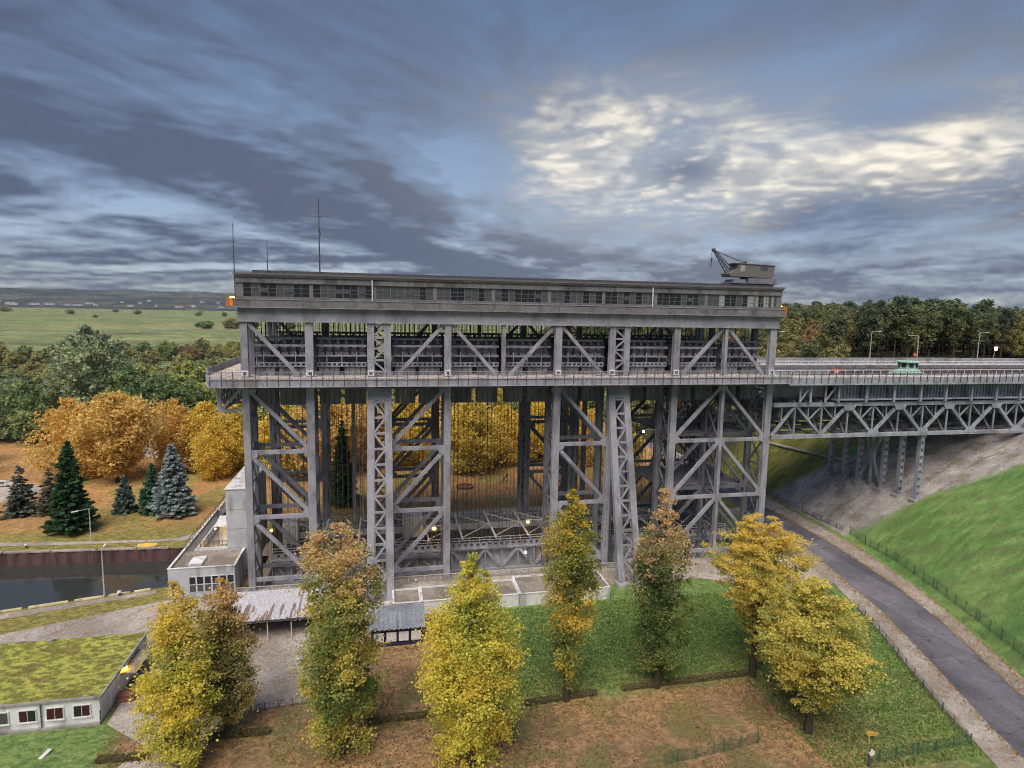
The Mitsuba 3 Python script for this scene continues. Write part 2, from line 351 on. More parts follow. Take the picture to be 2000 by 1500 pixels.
struct('hills', trimesh.Trimesh(np.stack([HX, HY, HZ], -1).reshape(-1, 3), np.vstack([np.stack([a, a + 1, a + nJ + 1], 1), np.stack([a, a + nJ + 1, a + nJ], 1)]), process=False),
       'm_hill', 'long dark wooded ridge on the horizon', smooth=True)

def ribbon(name, L, R, z, m, label):
    return struct(name, sheet(Polygon(list(L) + list(R)[::-1]), z), m, label)
aL = [(112, 130), (108, 60), (104.5, 27), (103.4, 16.3), (103.2, .15), (100.55, -11.65), (97.5, -24.25), (94.6, -32.9), (91.7, -40.9), (88.7, -48.9), (86.6, -56), (78, -80)]
aR = [(117, 130), (114, 60), (111.4, 36), (110.9, 27.3), (110.3, 8.5), (108.6, -7.8), (107.2, -16.7), (103.8, -29.4), (100.3, -38.6), (97.6, -46), (93, -58), (83, -82)]
pR = [(118.5, 130), (116, 60), (115.6, 37.3), (115.2, 13.5), (114.3, 1.2), (112.5, -7.8), (110.4, -17.8), (106.8, -29.1), (103.7, -37.2), (101.6, -43), (96, -57.5), (85, -84)]
pL = [(100.5, 27), (99.6, 2), (98.8, -4), (97.2, -13.5), (93.4, -26.1), (91.1, -32.3), (88.2, -40), (86.4, -44.8), (84.8, -49.7), (82.6, -56.5)]
ribbon('road', aL, aR, 0.02, 'm_asphalt', 'dark asphalt service road')
ribbon('pavement', [(x - .02, y) for x, y in aR], pR, 0.10, 'm_paving', 'pale worn concrete pavement along the road')
ribbon('pavement', pL, [(x + .02, y) for x, y in aL[2:-1]], 0.10, 'm_paving', 'pale worn concrete pavement along the lawn')
struct('forecourt', sheet(Polygon([(-2.8, 1.2), (-2.8, -1.0), (-1.5, -8.8), (11.5, -8.8), (13.5, -12.2), (22, -12.2), (22, -7.2), (57, -7.2), (66, -8), (75, -7.4), (86, -13.8), (92.7, -15.8), (97.3, -13.3), (98.8, -4), (99.4, 1.2)]), 0.03), 'm_paving', 'grey gravel forecourt along the foot of the lift')
struct('paved_yard', sheet(Polygon([(-75, -20), (-31.4, -8.5), (-12.7, -1.4), (-2.9, -1.2), (-1.6, -8.85), (11.4, -8.85), (12.8, -12.3), (13.2, -24), (12.2, -31), (3, -32), (2.0, -40), (-5.5, -47), (-8.2, -43), (-3.5, -36), (-9.0, -31.4), (-9.3, -17), (-32, -16.8), (-75, -27)]), 0.03), 'm_paving', 'grey gravel yard and access road by the canal')
struct('canal_path', sheet(Polygon([(-75, -12.6), (-34.8, -2.0), (-15.3, 2.7), (-14.9, 1.5), (-33.7, -3.7), (-75, -14.4)]), 0.02), 'm_paving', 'narrow paved path on the near canal bank')
struct('canal_path', sheet(Polygon([(-160, 37), (-51.2, 29.0), (-35, 27.1), (-23.4, 26.2), (-19, 26.6), (-12, 34), (-10.3, 33.5), (-17.5, 25.0), (-35, 25.6), (-50.3, 27.0), (-160, 35)]), 0.02), 'm_paving', 'narrow pale path on the far canal bank')
struct('park_square', sheet(Polygon([(-110, 52), (-66, 55), (-58, 63), (-66, 72), (-84, 73), (-110, 68)]), 0.02), 'm_paving', 'pale sandy parking place behind the conifers')
struct('park_path', sheet(Polygon([(26, 30), (52, 30), (90, 30), (90, 34), (52, 34.5), (26, 33.8)]), 0.02), 'm_paving', 'pale path behind the lift')
for k, pts in enumerate([[(-760, 640), (-560, 716), (-455, 830), (-380, 846), (-380, 862), (-470, 850), (-590, 740), (-760, 668)], [(-380, 1010), (-300, 1075), (-160, 1150), (60, 1190), (60, 1206), (-170, 1170), (-310, 1094), (-380, 1030)]]):
    struct('stream', sheet(Polygon(pts), 0.05), 'm_water', 'bright narrow stream winding through the meadow')

# ------------------------------------------------------------------ quay walls and kerbs of the lower canal
b = MB()
fx = np.arange(-150, -12.0, 0.6); n = len(fx)
fy = np.interp(fx, [-300, -48.3, -19, -1.2], [41, 23.5, 21.4, 21]) - 0.18 + 0.30 * ((np.arange(n) // 2) % 2)
v = np.vstack([np.column_stack([fx, fy, np.full(n, -4.0)]), np.column_stack([fx, fy, np.full(n, -0.12)])])
i = np.arange(n - 1); b.add(v, np.vstack([np.stack([i, i + 1, i + 1 + n], 1), np.stack([i, i + 1 + n, i + n], 1)]))
q = thing('quay_wall', 'rusty dark sheet pile wall along the far bank of the canal', 'wall')
mat('m_pile', _concrete((0.115, 0.070, 0.072)), 0.8)
put('sheet_piling', b, 'm_pile', q)
for x0, x1 in [(-150, -90), (-89.7, -62), (-61.7, -48), (-47.7, -40), (-39.7, -32), (-31.7, -25), (-24.7, -19.2)]:
    f = lambda x: float(np.interp(x, [-300, -48.3, -19, -1.2], [41, 23.5, 21.4, 21]))
    put('capping', MB().beam((x0, f(x0) + .2, 0.02), (x1, f(x1) + .2, 0.02), 0.26, 0.75), 'm_paving', q)
q = thing('quay_kerb', 'pale yellow kerb stones along the near canal bank', 'kerb')
for x0, x1 in [(-90, -47), (-46, -39), (-38, -32.6), (-31.8, -27), (-26.2, -22.4), (-21.8, -19), (-18.4, -16.2)]:
    f = lambda x: 3.34 + (x + 15.85) * 0.2323
    put('kerb_stone', MB().beam((x0, f(x0) - .2, 0.05), (x1, f(x1) - .2, 0.05), 0.34, 0.42), 'm_yellow' if False else 'm_kerb', q)
mat('m_kerb', _concrete((0.62, 0.56, 0.36)), 0.8)

# ------------------------------------------------------------------ the boat lift
LIFT = thing('boat_lift', 'huge grey riveted steel boat lift with a long machine hall on top', 'boat lift')
Z0, ZD, ZT = 0.0, 33.7, 43.7
FR = [0.0, 5.5, 21.5, 27.0]
SINGLE = [(0.0, 1.05), (9.6, 1.22), (31.45, 1.1), (50.35, 1.18), (72.2, 1.18), (81.8, 0.58), (91.25, 1.2)]
DOUBLE = [(19.05, 1.12), (21.7, 1.12), (60.1, 1.04), (62.75, 1.04)]
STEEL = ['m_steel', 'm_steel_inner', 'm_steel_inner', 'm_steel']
def column(x, y, w, z0, z1, m):
    """H-shaped riveted column: two flange plates, a web and batten plates."""
    b = MB()
    d = 0.9
    b.box(x - w / 2, x + w / 2, y - d / 2, y - d / 2 + 0.14, z0, z1)
    b.box(x - w / 2, x + w / 2, y + d / 2 - 0.14, y + d / 2, z0, z1)
    b.box(x - w / 2 + .08, x - w / 2 + .16, y - d / 2 + 0.14, y + d / 2 - 0.14, z0, z1)
    b.box(x + w / 2 - .16, x + w / 2 - .08, y - d / 2 + 0.14, y + d / 2 - 0.14, z0, z1)
    for z in np.arange(z0 + 1.1, z1 - .4, 2.2):                       # splice plates, standing a little proud
        b.box(x - w / 2 + .10, x + w / 2 - .10, y - d / 2 - 0.03, y - d / 2, z - .32, z + .32)
    return put('column', b, m, LIFT)
def brace(name, y, p, q, w, d, m):
    return put(name, MB().beam((p[0], y, p[1]), (q[0], y, q[1]), w, d), m, LIFT)
TIERS = [(32.6, 23.75), (22.15, 13.1), (11.5, 2.4)]
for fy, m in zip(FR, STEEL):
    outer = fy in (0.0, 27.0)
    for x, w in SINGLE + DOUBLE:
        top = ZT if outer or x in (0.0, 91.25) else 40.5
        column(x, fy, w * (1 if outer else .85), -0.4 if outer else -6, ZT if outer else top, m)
    if outer:
        column(40.83, fy, 0.58, 35.0, ZT, m)
    # lower tiers
    for za, zb in TIERS:
        for p, q in (((0.7, za), (8.9, zb)), ((30.7, za), (22.4, zb)), ((51.05, za), (59.3, zb)), ((81.2, za), (72.9, zb)), ((82.4, za), (90.5, zb))):
            brace('diagonal_brace', fy + .02, p, q, 0.58, 0.50, m)
    for z in (22.95, 12.3, 1.85):
        for x0, x1 in ((0.5, 9.0), (22.25, 30.9), (50.95, 59.6), (72.8, 81.5), (82.1, 90.65)):
            brace('strut', fy + .01, (x0, z), (x1, z), 0.62, 0.46, m)
    # upper storey
    if outer:
        for p, q in (((0.5, 43.5), (8.7, 34.3)), ((30.8, 43.6), (22.5, 34.4)), ((32.1, 43.6), (40.5, 34.3)), ((49.7, 43.5), (41.2, 34.3)), ((51.0, 43.5), (59.4, 34.3)), ((81.3, 43.5), (72.8, 34.3)), ((82.3, 43.5), (90.6, 34.3))):
            brace('upper_brace', fy + .02, p, q, 0.56, 0.46, m)
    # gusset plates
    for (x, s, zs) in ((0.0, 1, (33.0, 22.6, 12.0)), (9.6, -1, (23.2, 12.7, 2.2)), (31.45, -1, (33.0, 22.6, 12.0)), (22.0, 1, (23.2, 12.7, 2.2)), (50.35, 1, (33, 22.6, 12)), (60.0, -1, (23.2, 12.7, 2.2)), (72.2, 1, (23.2, 12.7, 2.2)), (91.25, -1, (23.2, 12.7, 2.2))):
        for z in zs:
            put('gusset_plate', MB().add([(x + s * .5, fy - .3, z + .9), (x + s * 1.5, fy - .3, z + .35), (x + s * 1.5, fy - .3, z - .35), (x + s * .5, fy - .3, z - .9), (x + s * .5, fy - .2, z + .9), (x + s * 1.5, fy - .2, z + .35), (x + s * 1.5, fy - .2, z - .35), (x + s * .5, fy - .2, z - .9)], MB.BF), m, LIFT)
    for z in (33.0, 22.7, 12.1):
        put('gusset_plate', MB().box(80.9, 82.7, fy - .3, fy - .2, z - .75, z + .75), m, LIFT)
# cross bracing between the paired frames, in each column line
for ya, yb in ((0.0, 5.5), (21.5, 27.0)):
    for x, w in SINGLE:
        if x == 40.83: continue
        b = MB()
        lev = [2, 7.2, 12.3, 17.6, 22.95, 28.2, 33.0]
        for k in range(len(lev) - 1):
            b.beam((x, ya + .5, lev[k]), (x, yb - .5, lev[k + 1]), 0.24, 0.24, (1, 0, 0)); b.beam((x + .1, ya + .5, lev[k + 1]), (x + .1, yb - .5, lev[k]), 0.24, 0.24, (1, 0, 0))
            b.beam((x, ya + .4, lev[k]), (x, yb - .4, lev[k]), 0.34, 0.34, (1, 0, 0))
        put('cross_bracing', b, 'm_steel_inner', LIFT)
# lattice inside the double columns of the upper storey, and the inclined legs before the lower storey
def zigzag(b, xa, xb, P, zs, w=0.30, d=0.22, flip=0):
    """Lacing between two legs; P(x, z) gives the point on the legs' plane."""
    for k in range(len(zs) - 1):
        b.beam(P(xa, zs[k]), P(xb, zs[k]), w, d)
        (x0, x1) = (xa, xb) if (k + flip) % 2 else (xb, xa)
        b.beam(P(x0, zs[k] - .1), P(x1, zs[k + 1] + .1), w * .9, d * .9)
    b.beam(P(xa, zs[-1]), P(xb, zs[-1]), w, d)
    return b
for c0, c1, fl in ((19.05, 21.7, 0), (60.1, 62.75, 1)):
    for fy in (0.0, 27.0):
        put('lacing', zigzag(MB(), c0 + .35, c1 - .35, lambda x, z: V3(x, fy - .25, z), np.linspace(43.3, 35.8, 5), flip=fl), 'm_steel', LIFT)
    for side, fy in ((-1, -.45), (1, 27.45)):
        yz = lambda z: fy + side * 7.7 * (33.4 - z) / 33.4                # the legs lean out to a footing well before the frame
        for k, x in enumerate((c0, c1)):
            sgn = -1 if k == 0 else 1
            b = MB()
            b.beam((x + sgn * .03, yz(33.4) , 33.4), (x + sgn * .22 + .5 * fl, yz(0.25), 0.25), 1.12, 0.16)
            b.beam((x + sgn * .03, yz(33.4) + .75, 33.4), (x + sgn * .22 + .5 * fl, yz(0.25) + .75, 0.25), 1.12, 0.16)
            b.beam((x + sgn * .03 - .45, yz(33.4) + .38, 33.4), (x + sgn * .22 + .5 * fl - .45, yz(0.25) + .38, 0.25), 0.10, 0.62)
            b.beam((x + sgn * .03 + .45, yz(33.4) + .38, 33.4), (x + sgn * .22 + .5 * fl + .45, yz(0.25) + .38, 0.25), 0.10, 0.62)
            put('inclined_leg', b, 'm_steel', LIFT)
            put('footing', MB().box(x - .9 + sgn * .22 + .5 * fl, x + .9 + sgn * .22 + .5 * fl, yz(0.2) - 1.0, yz(0.2) + 1.3, -.3, 0.55), 'm_concrete', LIFT)
        xm = (c0 + c1) / 2
        put('portal_plate', MB().beam((xm, yz(33.2) - .03, 33.2), (xm, yz(31.2) - .03, 31.2), 3.5, 0.13), 'm_steel', LIFT)
        put('lacing', zigzag(MB(), c0 + .45, c1 - .45, lambda x, z: V3(x + .5 * fl * (33.4 - z) / 33.4, yz(z) + .1, z), np.linspace(30.9, 1.6, 13), flip=fl + 1, w=.34), 'm_steel', LIFT)
# deck, its fascia and railing
dk = [(-4.5, -3.1), (93.6, -3.1), (93.6, 1.5), (91.8, 1.5), (91.8, 4.6), (-1, 4.6), (-1, 22.4), (91.8, 22.4), (91.8, 25.5), (93.6, 25.5), (93.6, 30.1), (-4.5, 30.1), (-6.5, 27.5), (-6.5, 3.2)]
put('deck', MB().poly(dk, 34.72, 34.95), 'm_deck', LIFT)
mat('m_deck', _concrete((0.40, 0.37, 0.355)), 0.85)
b = MB()
for (x0, y0), (x1, y1) in ((dk[0], dk[1]), (dk[13], dk[0]), (dk[11], dk[10]), (dk[12], dk[11]), (dk[13], dk[12])):
    b.beam((x0, y0, 34.33), (x1, y1, 34.33), 1.22, 0.20, (y1 - y0, x0 - x1, 0))
    b.beam((x0, y0 - .06, 33.76), (x1, y1 - .06, 33.76), 0.12, 0.5, (y1 - y0, x0 - x1, 0)); b.beam((x0, y0 - .06, 34.9), (x1, y1 - .06, 34.9), 0.10, 0.34, (y1 - y0, x0 - x1, 0))
put('fascia', b, 'm_steel', LIFT)
rpost = mikit.ply(MB().beam((0, -3.24, 33.85), (0, -3.24, 36.08), 0.09, 0.09).mesh(), 'm_iron')
for x in np.arange(-4.4, 94, 1.62):
    copies('railing_post', rpost, T().translate([float(x), 0, 0]), LIFT)
b = MB()
for z, w in ((36.08, .09), (35.8, .03), (35.55, .03), (35.3, .03), (35.1, .03)):
    b.beam((-4.5, -3.16, z), (93.6, -3.16, z), w, w); b.beam((-4.5, 30.16, z), (93.6, 30.16, z), w, w); b.beam((-6.54, 3.2, z), (-6.54, 27.5, z), w, w); b.beam((-6.54, 3.2, z), (-4.5, -3.16, z), w, w)
for y in np.arange(3.4, 27, 1.6):
    b.beam((-6.54, y, 34.9), (-6.54, y, 36.08), .08, .08)
for x in np.arange(-4.4, 93.6, .24):                                    # the woven infill of the parapet
    b.beam((x, -3.16, 34.95), (x, -3.16, 36.0), .05, .03)
put('railing', b, 'm_steel', LIFT)
b = MB()                                                               # plate girders under the deck, with stiffeners
for y in (0.0, 27.0):
    b.box(0.5, 90.7, y - .15, y + .15, 33.05, 34.7); b.box(.5, 90.7, y - .4, y + .4, 33.05, 33.17)
for x in np.arange(.5, 91, 3.06):
    b.box(x - .1, x + .1, -2.9, 5.5, 33.5, 34.7); b.box(x - .1, x + .1, 21.5, 29.9, 33.5, 34.7)
put('deck_girders', b, 'm_steel_inner', LIFT)
# overhanging gallery at the left end: bracket trusses and the small pink guard room
for y in (0.0, 9.0, 18.0, 27.0):
    b = MB()
    b.beam((-3.9, y, 34.6), (-3.9, y, 29.5), .62, .45); b.beam((-3.9, y, 29.7), (-.5, y, 29.7), .5, .45); b.beam((-3.6, y + .05, 29.9), (-.6, y + .05, 33.4), .42, .35); b.beam((-4.2, y, 33.6), (-.5, y, 33.6), .4, .4)
    put('bracket', b, 'm_steel', LIFT)
b = MB()
for y0 in (0.2, 9.2, 18.2):
    for k in range(3):
        b.beam((-3.9, y0 + 2.9 * k, 29.7), (-3.9, y0 + 2.9 * (k + 1), 33.5), .2, .2, (1, 0, 0)); b.beam((-3.9, y0 + 2.9 * k, 33.5), (-3.9, y0 + 2.9 * (k + 1), 29.7), .2, .2, (1, 0, 0)); b.beam((-3.9, y0 + 2.9 * k, 29.6), (-3.9, y0 + 2.9 * k, 33.6), .22, .22, (1, 0, 0))
b.beam((-3.9, 0, 29.7), (-3.9, 27, 29.7), .35, .35, (1, 0, 0))
put('bracket_lacing', b, 'm_steel_inner', LIFT)
put('end_parapet', MB().box(-6.5, -6.38, 3.3, 27.4, 34.96, 35.95), 'm_steel', LIFT)
put('switch_cabinet', MB().box(-2.6, -1.2, 9.0, 9.8, 34.96, 36.5), 'm_iron', LIFT)

# top girder, parapet gallery, machine hall
b = MB()
for y in (-.62, 27.2):
    b.box(-.75, 92.2, y, y + .42, 43.72, 45.75); b.box(-.78, 92.23, y - .14, y + .56, 43.6, 43.74); b.box(-.78, 92.23, y - .1, y + .52, 45.7, 45.8)
b.box(-.75, -.35, -.2, 27.2, 43.7, 45.75); b.box(91.8, 92.2, -.2, 27.2, 43.7, 45.75)
put('top_girder', b, 'm_steel', LIFT)
put('hall_floor', MB().box(-1.0, 92.4, -1.3, 28.3, 45.82, 46.0), 'm_steel_inner', LIFT)
b = MB()
for x in np.arange(-1.0, 92.4, 3.0):
    b.box(x + .012, min(x + 2.988, 92.45), -1.46, -1.3, 45.9, 47.0); b.box(x + .012, min(x + 2.988, 92.45), 28.3, 28.46, 45.9, 47.0)
b.box(-1.16, -1.0, -1.46, 28.46, 45.9, 47.0); b.box(92.4, 92.56, -1.46, 28.46, 45.9, 47.0)
put('parapet', b, 'm_hall', LIFT)
put('parapet_coping', MB().box(-1.2, 92.6, -1.56, -1.26, 47.01, 47.1).box(-1.2, 92.6, 28.26, 28.56, 47.01, 47.1).box(-1.22, 92.62, -1.54, -1.28, 45.78, 45.89), 'm_steel', LIFT)
hall = key('machine_hall', LIFT)
b = MB()
for y0, y1 in ((-.55, -.25), (27.25, 27.55)):
    b.box(-.9, 92.3, y0, y1, 46.0, 47.40); b.box(-.9, 92.3, y0, y1, 49.5, 50.45)
    for x in [-.9] + [9.6 * k + .2 for k in range(1, 10)] + [91.3]:
        put('pilaster', MB().box(x, x + (1.0 if x in (-.9, 91.3) else .5), y0 + .08, y1 - .02, 47.41, 49.49), 'm_frame', hall)
for x0 in (-.9, 92.0):
    b.box(x0, x0 + .3, -.25, 27.25, 46.0, 47.40); b.box(x0, x0 + .3, -.25, 27.25, 49.5, 50.45)
    for y in (-.2, 5, 10, 15, 20, 26.2):
        b.box(x0 + .02, x0 + .28, y, y + 1.0, 47.40, 49.5)
scene[hall] = mikit.ply(b.mesh(), 'm_hall')
put('inner_partition', MB().box(-.5, 91.9, 13.4, 13.6, 46.0, 50.4), 'm_iron', hall)
put('cornice', MB().box(-1.0, 92.45, -.68, -.55, 49.56, 49.64).box(-1.05, 92.5, -.85, 27.85, 50.60, 50.76), 'm_hall', hall)
put('roof', MB().box(-1.15, 92.6, -.95, 27.95, 50.77, 51.05).box(-1.02, 92.45, -.78, 27.78, 50.46, 50.59), 'm_roof_grey', hall)
rng = random.Random(5)
cols = ['m_glass_dark', 'm_glass_mid', 'm_glass_mid', 'm_glass_dark', 'm_glass_dark']
edges = [-.4] + [9.6 * k + .2 for k in range(1, 10)] + [91.3]
nw = 0
for e0, e1 in zip(edges[:-1], edges[1:]):
    n = 4; w = (e1 - e0 - .5) / n
    for k in range(n):
        x0 = e0 + .5 + k * w; x1 = x0 + w
        b = MB(); b.box(x0, x0 + .09, -.47, -.33, 47.40, 49.5); b.box(x0 + .09, x1, -.47, -.33, 47.40, 47.48); b.box(x0 + .09, x1, -.47, -.33, 49.43, 49.5)
        b.box((x0 + x1) / 2 - .03, (x0 + x1) / 2 + .03, -.45, -.35, 47.48, 49.43); b.box(x0 + .09, x1, -.46, -.34, 48.08, 48.13); b.box(x0 + .09, x1, -.46, -.34, 48.75, 48.8)
        wk = put('window', b, 'm_frame', hall)
        late = e0 > 70
        for q in range(2):
            xa = x0 + .09 if q == 0 else (x0 + x1) / 2 + .03; xb = (x0 + x1) / 2 - .03 if q == 0 else x1
            c = rng.choice(cols)
            if late and rng.random() < .42: c = 'm_glass_pale'
            put('pane', MB().box(xa, xb, -.415, -.395, 47.48, 49.43), c, wk)
            if rng.random() < .2:
                put('open_vent', MB().box(xa + .05, xb - .02, -.52, -.47, 48.15, 48.73), 'm_iron', wk)
for y0, y1 in ((.8, 4.9), (6.1, 9.9), (11.1, 14.9), (16.1, 19.9), (21.1, 26.1)):
    wk = put('window', MB().box(-.72, -.66, y0, y1, 48.4, 48.5).box(92.16, 92.22, y0, y1, 48.4, 48.5), 'm_concrete', hall)
    put('pane', MB().box(-.7, -.68, y0, y1, 47.40, 49.5), 'm_glass_pale', wk); put('pane', MB().box(92.1, 92.14, y0, y1, 47.40, 49.5), 'm_glass_pale', wk)
put('drainpipe', MB().tube((19.4, -.75, 46.9), (19.4, -.75, 50.4), .1, k=6), 'm_white', hall)
put('drainpipe', MB().tube((67.0, -.75, 46.9), (67.0, -.75, 50.4), .1, k=6), 'm_white', hall)
# the gallery of the upper storey: rail, box beam with slots, gear housings
for y0, mm in ((2.0, 'm_steel'), (25.0, 'm_steel_inner')):
    for xa, xb in ((.8, 8.8), (10.5, 18.3), (22.5, 30.7), (32.2, 40.4), (41.3, 49.6), (51.1, 59.4), (63.5, 71.5), (72.9, 81.3), (82.3, 90.5)):
        b = MB()
        b.box(xa, xb, y0, y0 + .3, 36.95, 37.15); b.box(xa, xb, y0, y0 + .3, 36.4, 36.58)
        n = 10; s = (xb - xa) / n
        for k in range(n + 1):
            b.box(max(xa, xa + k * s - .16), min(xb, xa + k * s + .16), y0 + .02, y0 + .28, 36.58, 36.95)
        put('slotted_beam', b, mm, LIFT)
        b = MB()
        b.beam((xa, y0 - .1, 38.25), (xb, y0 - .1, 38.25), .16, .12); b.beam((xa, y0 - .05, 39.85), (xb, y0 - .05, 39.85), .34, .3)
        for f in (.2, .5, .8):
            b.beam((xa + (xb - xa) * f, y0 - .12, 37.1), (xa + (xb - xa) * f, y0 - .12, 38.9), .12, .1)
        put('gallery_rail', b, mm, LIFT)
        b = MB()
        for k in range(6):
            x = xa + (k + .5) * (xb - xa) / 6
            b.tube((x - .34, y0 + 1.2, 39.2), (x + .34, y0 + 1.2, 39.2), .55, k=10); b.box(x - .5, x + .5, y0 + .8, y0 + 2.2, 38.2, 38.75); b.box(x - .2, x + .2, y0 + 1.0, y0 + 1.6, 40.1, 40.9)
        b.box(xa, xb, y0 + .6, y0 + 1.9, 40.75, 41.15); b.box(xa, xb, y0 + .4, y0 + 2.4, 38.0, 38.18)
        b.box(xa, xb, y0 + 2.2, y0 + 2.5, 36.4, 40.4)
        put('gear_train', b, 'm_gear', LIFT)
# ropes, 3 to a counterweight, from the hall down to the trough
rope = mikit.ply(MB().tube((0, 0, 1.5), (0, 0, 45.8), 0.043, k=5, caps=False).mesh(), 'm_rope')
CW = [(1.1, 4.0), (4.6, 8.6), (10.7, 14.0), (14.7, 18.2), (22.9, 26.3), (26.9, 30.4), (32.4, 35.9), (36.8, 40.4), (41.6, 44.8), (45.6, 49.2), (51.4, 54.9), (55.5, 59.1), (63.8, 67.3), (68.0, 71.3), (73.2, 76.8), (77.6, 81.1), (82.6, 86.0), (86.8, 90.2)]
rng = random.Random(9)
for ri, y in enumerate((6.6, 20.4)):
    for a, c in CW:
        for f in (.06, .28, .5, .72, .94):
            copies('rope', rope, T().translate([a + (c - a) * f + rng.uniform(-.1, .1), y, 0]), LIFT)
hrope = mikit.ply(MB().tube((0, 0, 40.4), (0, 0, 45.8), 0.06, k=5, caps=False).mesh(), 'm_rope')
for y in (2.6, 24.4):
    for a, c in CW:
        for f in (.05, .28, .5, .72, .95):
            copies('hoist_rope', hrope, T().translate([a + (c - a) * f, y + .8, 0]), LIFT)
# guide racks and a service ladder between the second and third columns
for x, y in ((15.2, 21.0), (66.5, 21.0)):
    b = MB().box(x - .28, x + .28, y, y + .35, -3, 33)
    put('guide_rail', b, 'm_steel', LIFT)
    b = MB()
    for xs in (x + 1.05, x + 1.65): b.box(xs - .05, xs + .05, y, y + .1, 0, 33)
    for z in np.arange(.5, 33, .55): b.box(x + 1.1, x + 1.6, y + .01, y + .07, z, z + .1)
    put('ladder', b, 'm_lamp_metal', LIFT)
for x in (56.0, 83.0, 86.5):                                   # screw columns and stair shafts in the shade of the frame
    b = MB()
    for s in (-.55, .55): b.beam((x + s, 20.6, -3), (x + s, 20.6, 40), .34, .34); b.beam((x + s, 8, -3), (x + s, 8, 40), .3, .3)
    for z in np.arange(1, 39, 2.2): b.beam((x - .5, 20.6, z), (x + .5, 20.6, z + 2.0), .16, .16); b.beam((x - .5, 8, z), (x + .5, 8, z + 2.0), .14, .14)
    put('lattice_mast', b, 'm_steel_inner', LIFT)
for za, zb, x0, x1 in ((2.5, 12, 83, 90), (12, 22.6, 90, 83), (22.6, 33, 83, 90)):   # stair flights at the right end
    b = MB()
    for y in (10, 11.2, 16, 17.2): b.beam((x0, y, za), (x1, y, zb), .3, .12)
    for k in range(26):
        f = k / 25; b.box(x0 + (x1 - x0) * f - .15, x0 + (x1 - x0) * f + .15, 10.05, 11.15, za + (zb - za) * f, za + (zb - za) * f + .06)
    b.box(min(x0, x1) - 1, max(x0, x1) + 1, 9.5, 18, za - .15, za)
    put('stair_flight', b, 'm_steel_inner', LIFT)
b = MB()
for z in (12.6, 23.2, 30.5): b.box(73, 91, 6.2, 20.8, z, z + .25)
for xx in (74, 78, 86, 90):
    for (z0, z1) in ((-3, 12.6), (12.85, 23.2), (23.45, 33)): b.beam((xx, 13, z0), (xx + 2.5 * (1 if xx < 80 else -1), 13, z1), .4, .4)
put('gate_gantry', b, 'm_steel_inner', LIFT)
# information boards on the columns at gallery height
for x in (0.0, 9.6, 19.05, 31.45, 50.35, 60.1, 72.2, 91.25):
    bk = put('sign_board', MB().box(x - .52, x + .52, -.62, -.53, 35.15, 36.05), 'm_white', LIFT)
    put('picture', MB().box(x - .2, x + .26, -.635, -.622, 35.35, 35.8), 'm_navy', bk)

# ------------------------------------------------------------------ counterweights
for ri, y in enumerate((3.2, 23.8)):
    for ci, (a, c) in enumerate(CW):
        where = 'front' if ri == 0 else 'rear'
        nth = ('first', 'second', 'third', 'fourth', 'fifth', 'sixth', 'seventh', 'eighth', 'ninth')[ci // 2]
        t = thing('counterweight', f'grey concrete counterweight in the {where} row, {nth} bay from the left, {("left", "right")[ci % 2]} half', 'counterweight', f'counterweights of the {where} row')
        n = 4; s = (c - a) / n
        for k in range(n):
            put('slab', MB().box(a + k * s + .04, a + (k + 1) * s - .04, y - .9, y + .9, 30.15, 36.35), 'm_weight', t)
        put('hanger', MB().box(a, c, y - .95, y + .95, 36.37, 36.55).beam((a + .2, y, 36.5), (a + .2, y, 40.5), .12).beam((c - .2, y, 36.5), (c - .2, y, 40.5), .12), 'm_iron', t)

# ------------------------------------------------------------------ the ship trough, lowered
TR = thing('ship_trough', 'long grey steel ship trough resting at the bottom of the lift', 'trough')
b = MB()
for y, s in ((6.1, -1), (20.9, 1)):
    b.box(2, 89, y - .1, y + .1, 3.35, 3.55); b.box(2, 89, y - .35, y + .35, 2.3, 2.6)
    for x in np.arange(2.5, 89, 1.12): b.box(x - .3, x + .3, y - .08, y + .08, 2.6, 3.35)
put('upper_chord', b, 'm_steel', TR)
b = MB()
for y in (6.1, 20.9):
    b.box(2, 89, y - .3, y + .3, -1.9, -1.5)
    for k, x in enumerate(np.arange(2, 86, 6.2)):
        b.beam((x, y, 2.3), (x + 3.1, y, -1.6), .42, .4); b.beam((x + 3.1, y, -1.6), (x + 6.2, y, 2.3), .42, .4); b.beam((x + 3.1, y, -1.6), (x + 3.1, y, 2.3), .22, .22); b.beam((x, y, -1.6), (x, y, 2.3), .22, .22)
put('side_truss', b, 'm_steel', TR)
put('side_plate', MB().box(2, 89, 7.3, 7.5, -2, 2.4).box(2, 89, 19.5, 19.7, -2, 2.4), 'm_cladding', TR)
put('bottom_plate', MB().box(2, 89, 7.5, 19.5, -2.2, -1.9), 'm_steel_inner', TR)
put('water', MB().quad((2, 7.5, 1.1), (89, 7.5, 1.1), (89, 19.5, 1.1), (2, 19.5, 1.1)), 'm_trough_water', TR)
mat('m_trough_water', (0.035, 0.032, 0.028), 0.12, spec=0.25)
for x in np.arange(4.0, 89, 6.2):
    put('cross_beam', MB().beam((x, 6.2, 4.3), (x, 20.8, 4.3), .32, .3, (1, 0, 0)), 'm_lamp_metal', TR)
b = MB()
for k, x in enumerate(np.arange(4.0, 83, 6.2)):
    b.beam((x, 7, 4.25), (x + 6.2, 13.5, 4.25), .16, .16); b.beam((x, 20, 4.25), (x + 6.2, 13.5, 4.25), .16, .16)
put('wind_bracing', b, 'm_lamp_metal', TR)
b = MB()
for y in (5.75, 21.25):
    for z in (4.1, 4.6): b.beam((2, y, z), (89, y, z), .07)
    for x in np.arange(2, 89, 1.9): b.beam((x, y, 3.5), (x, y, 4.6), .07)
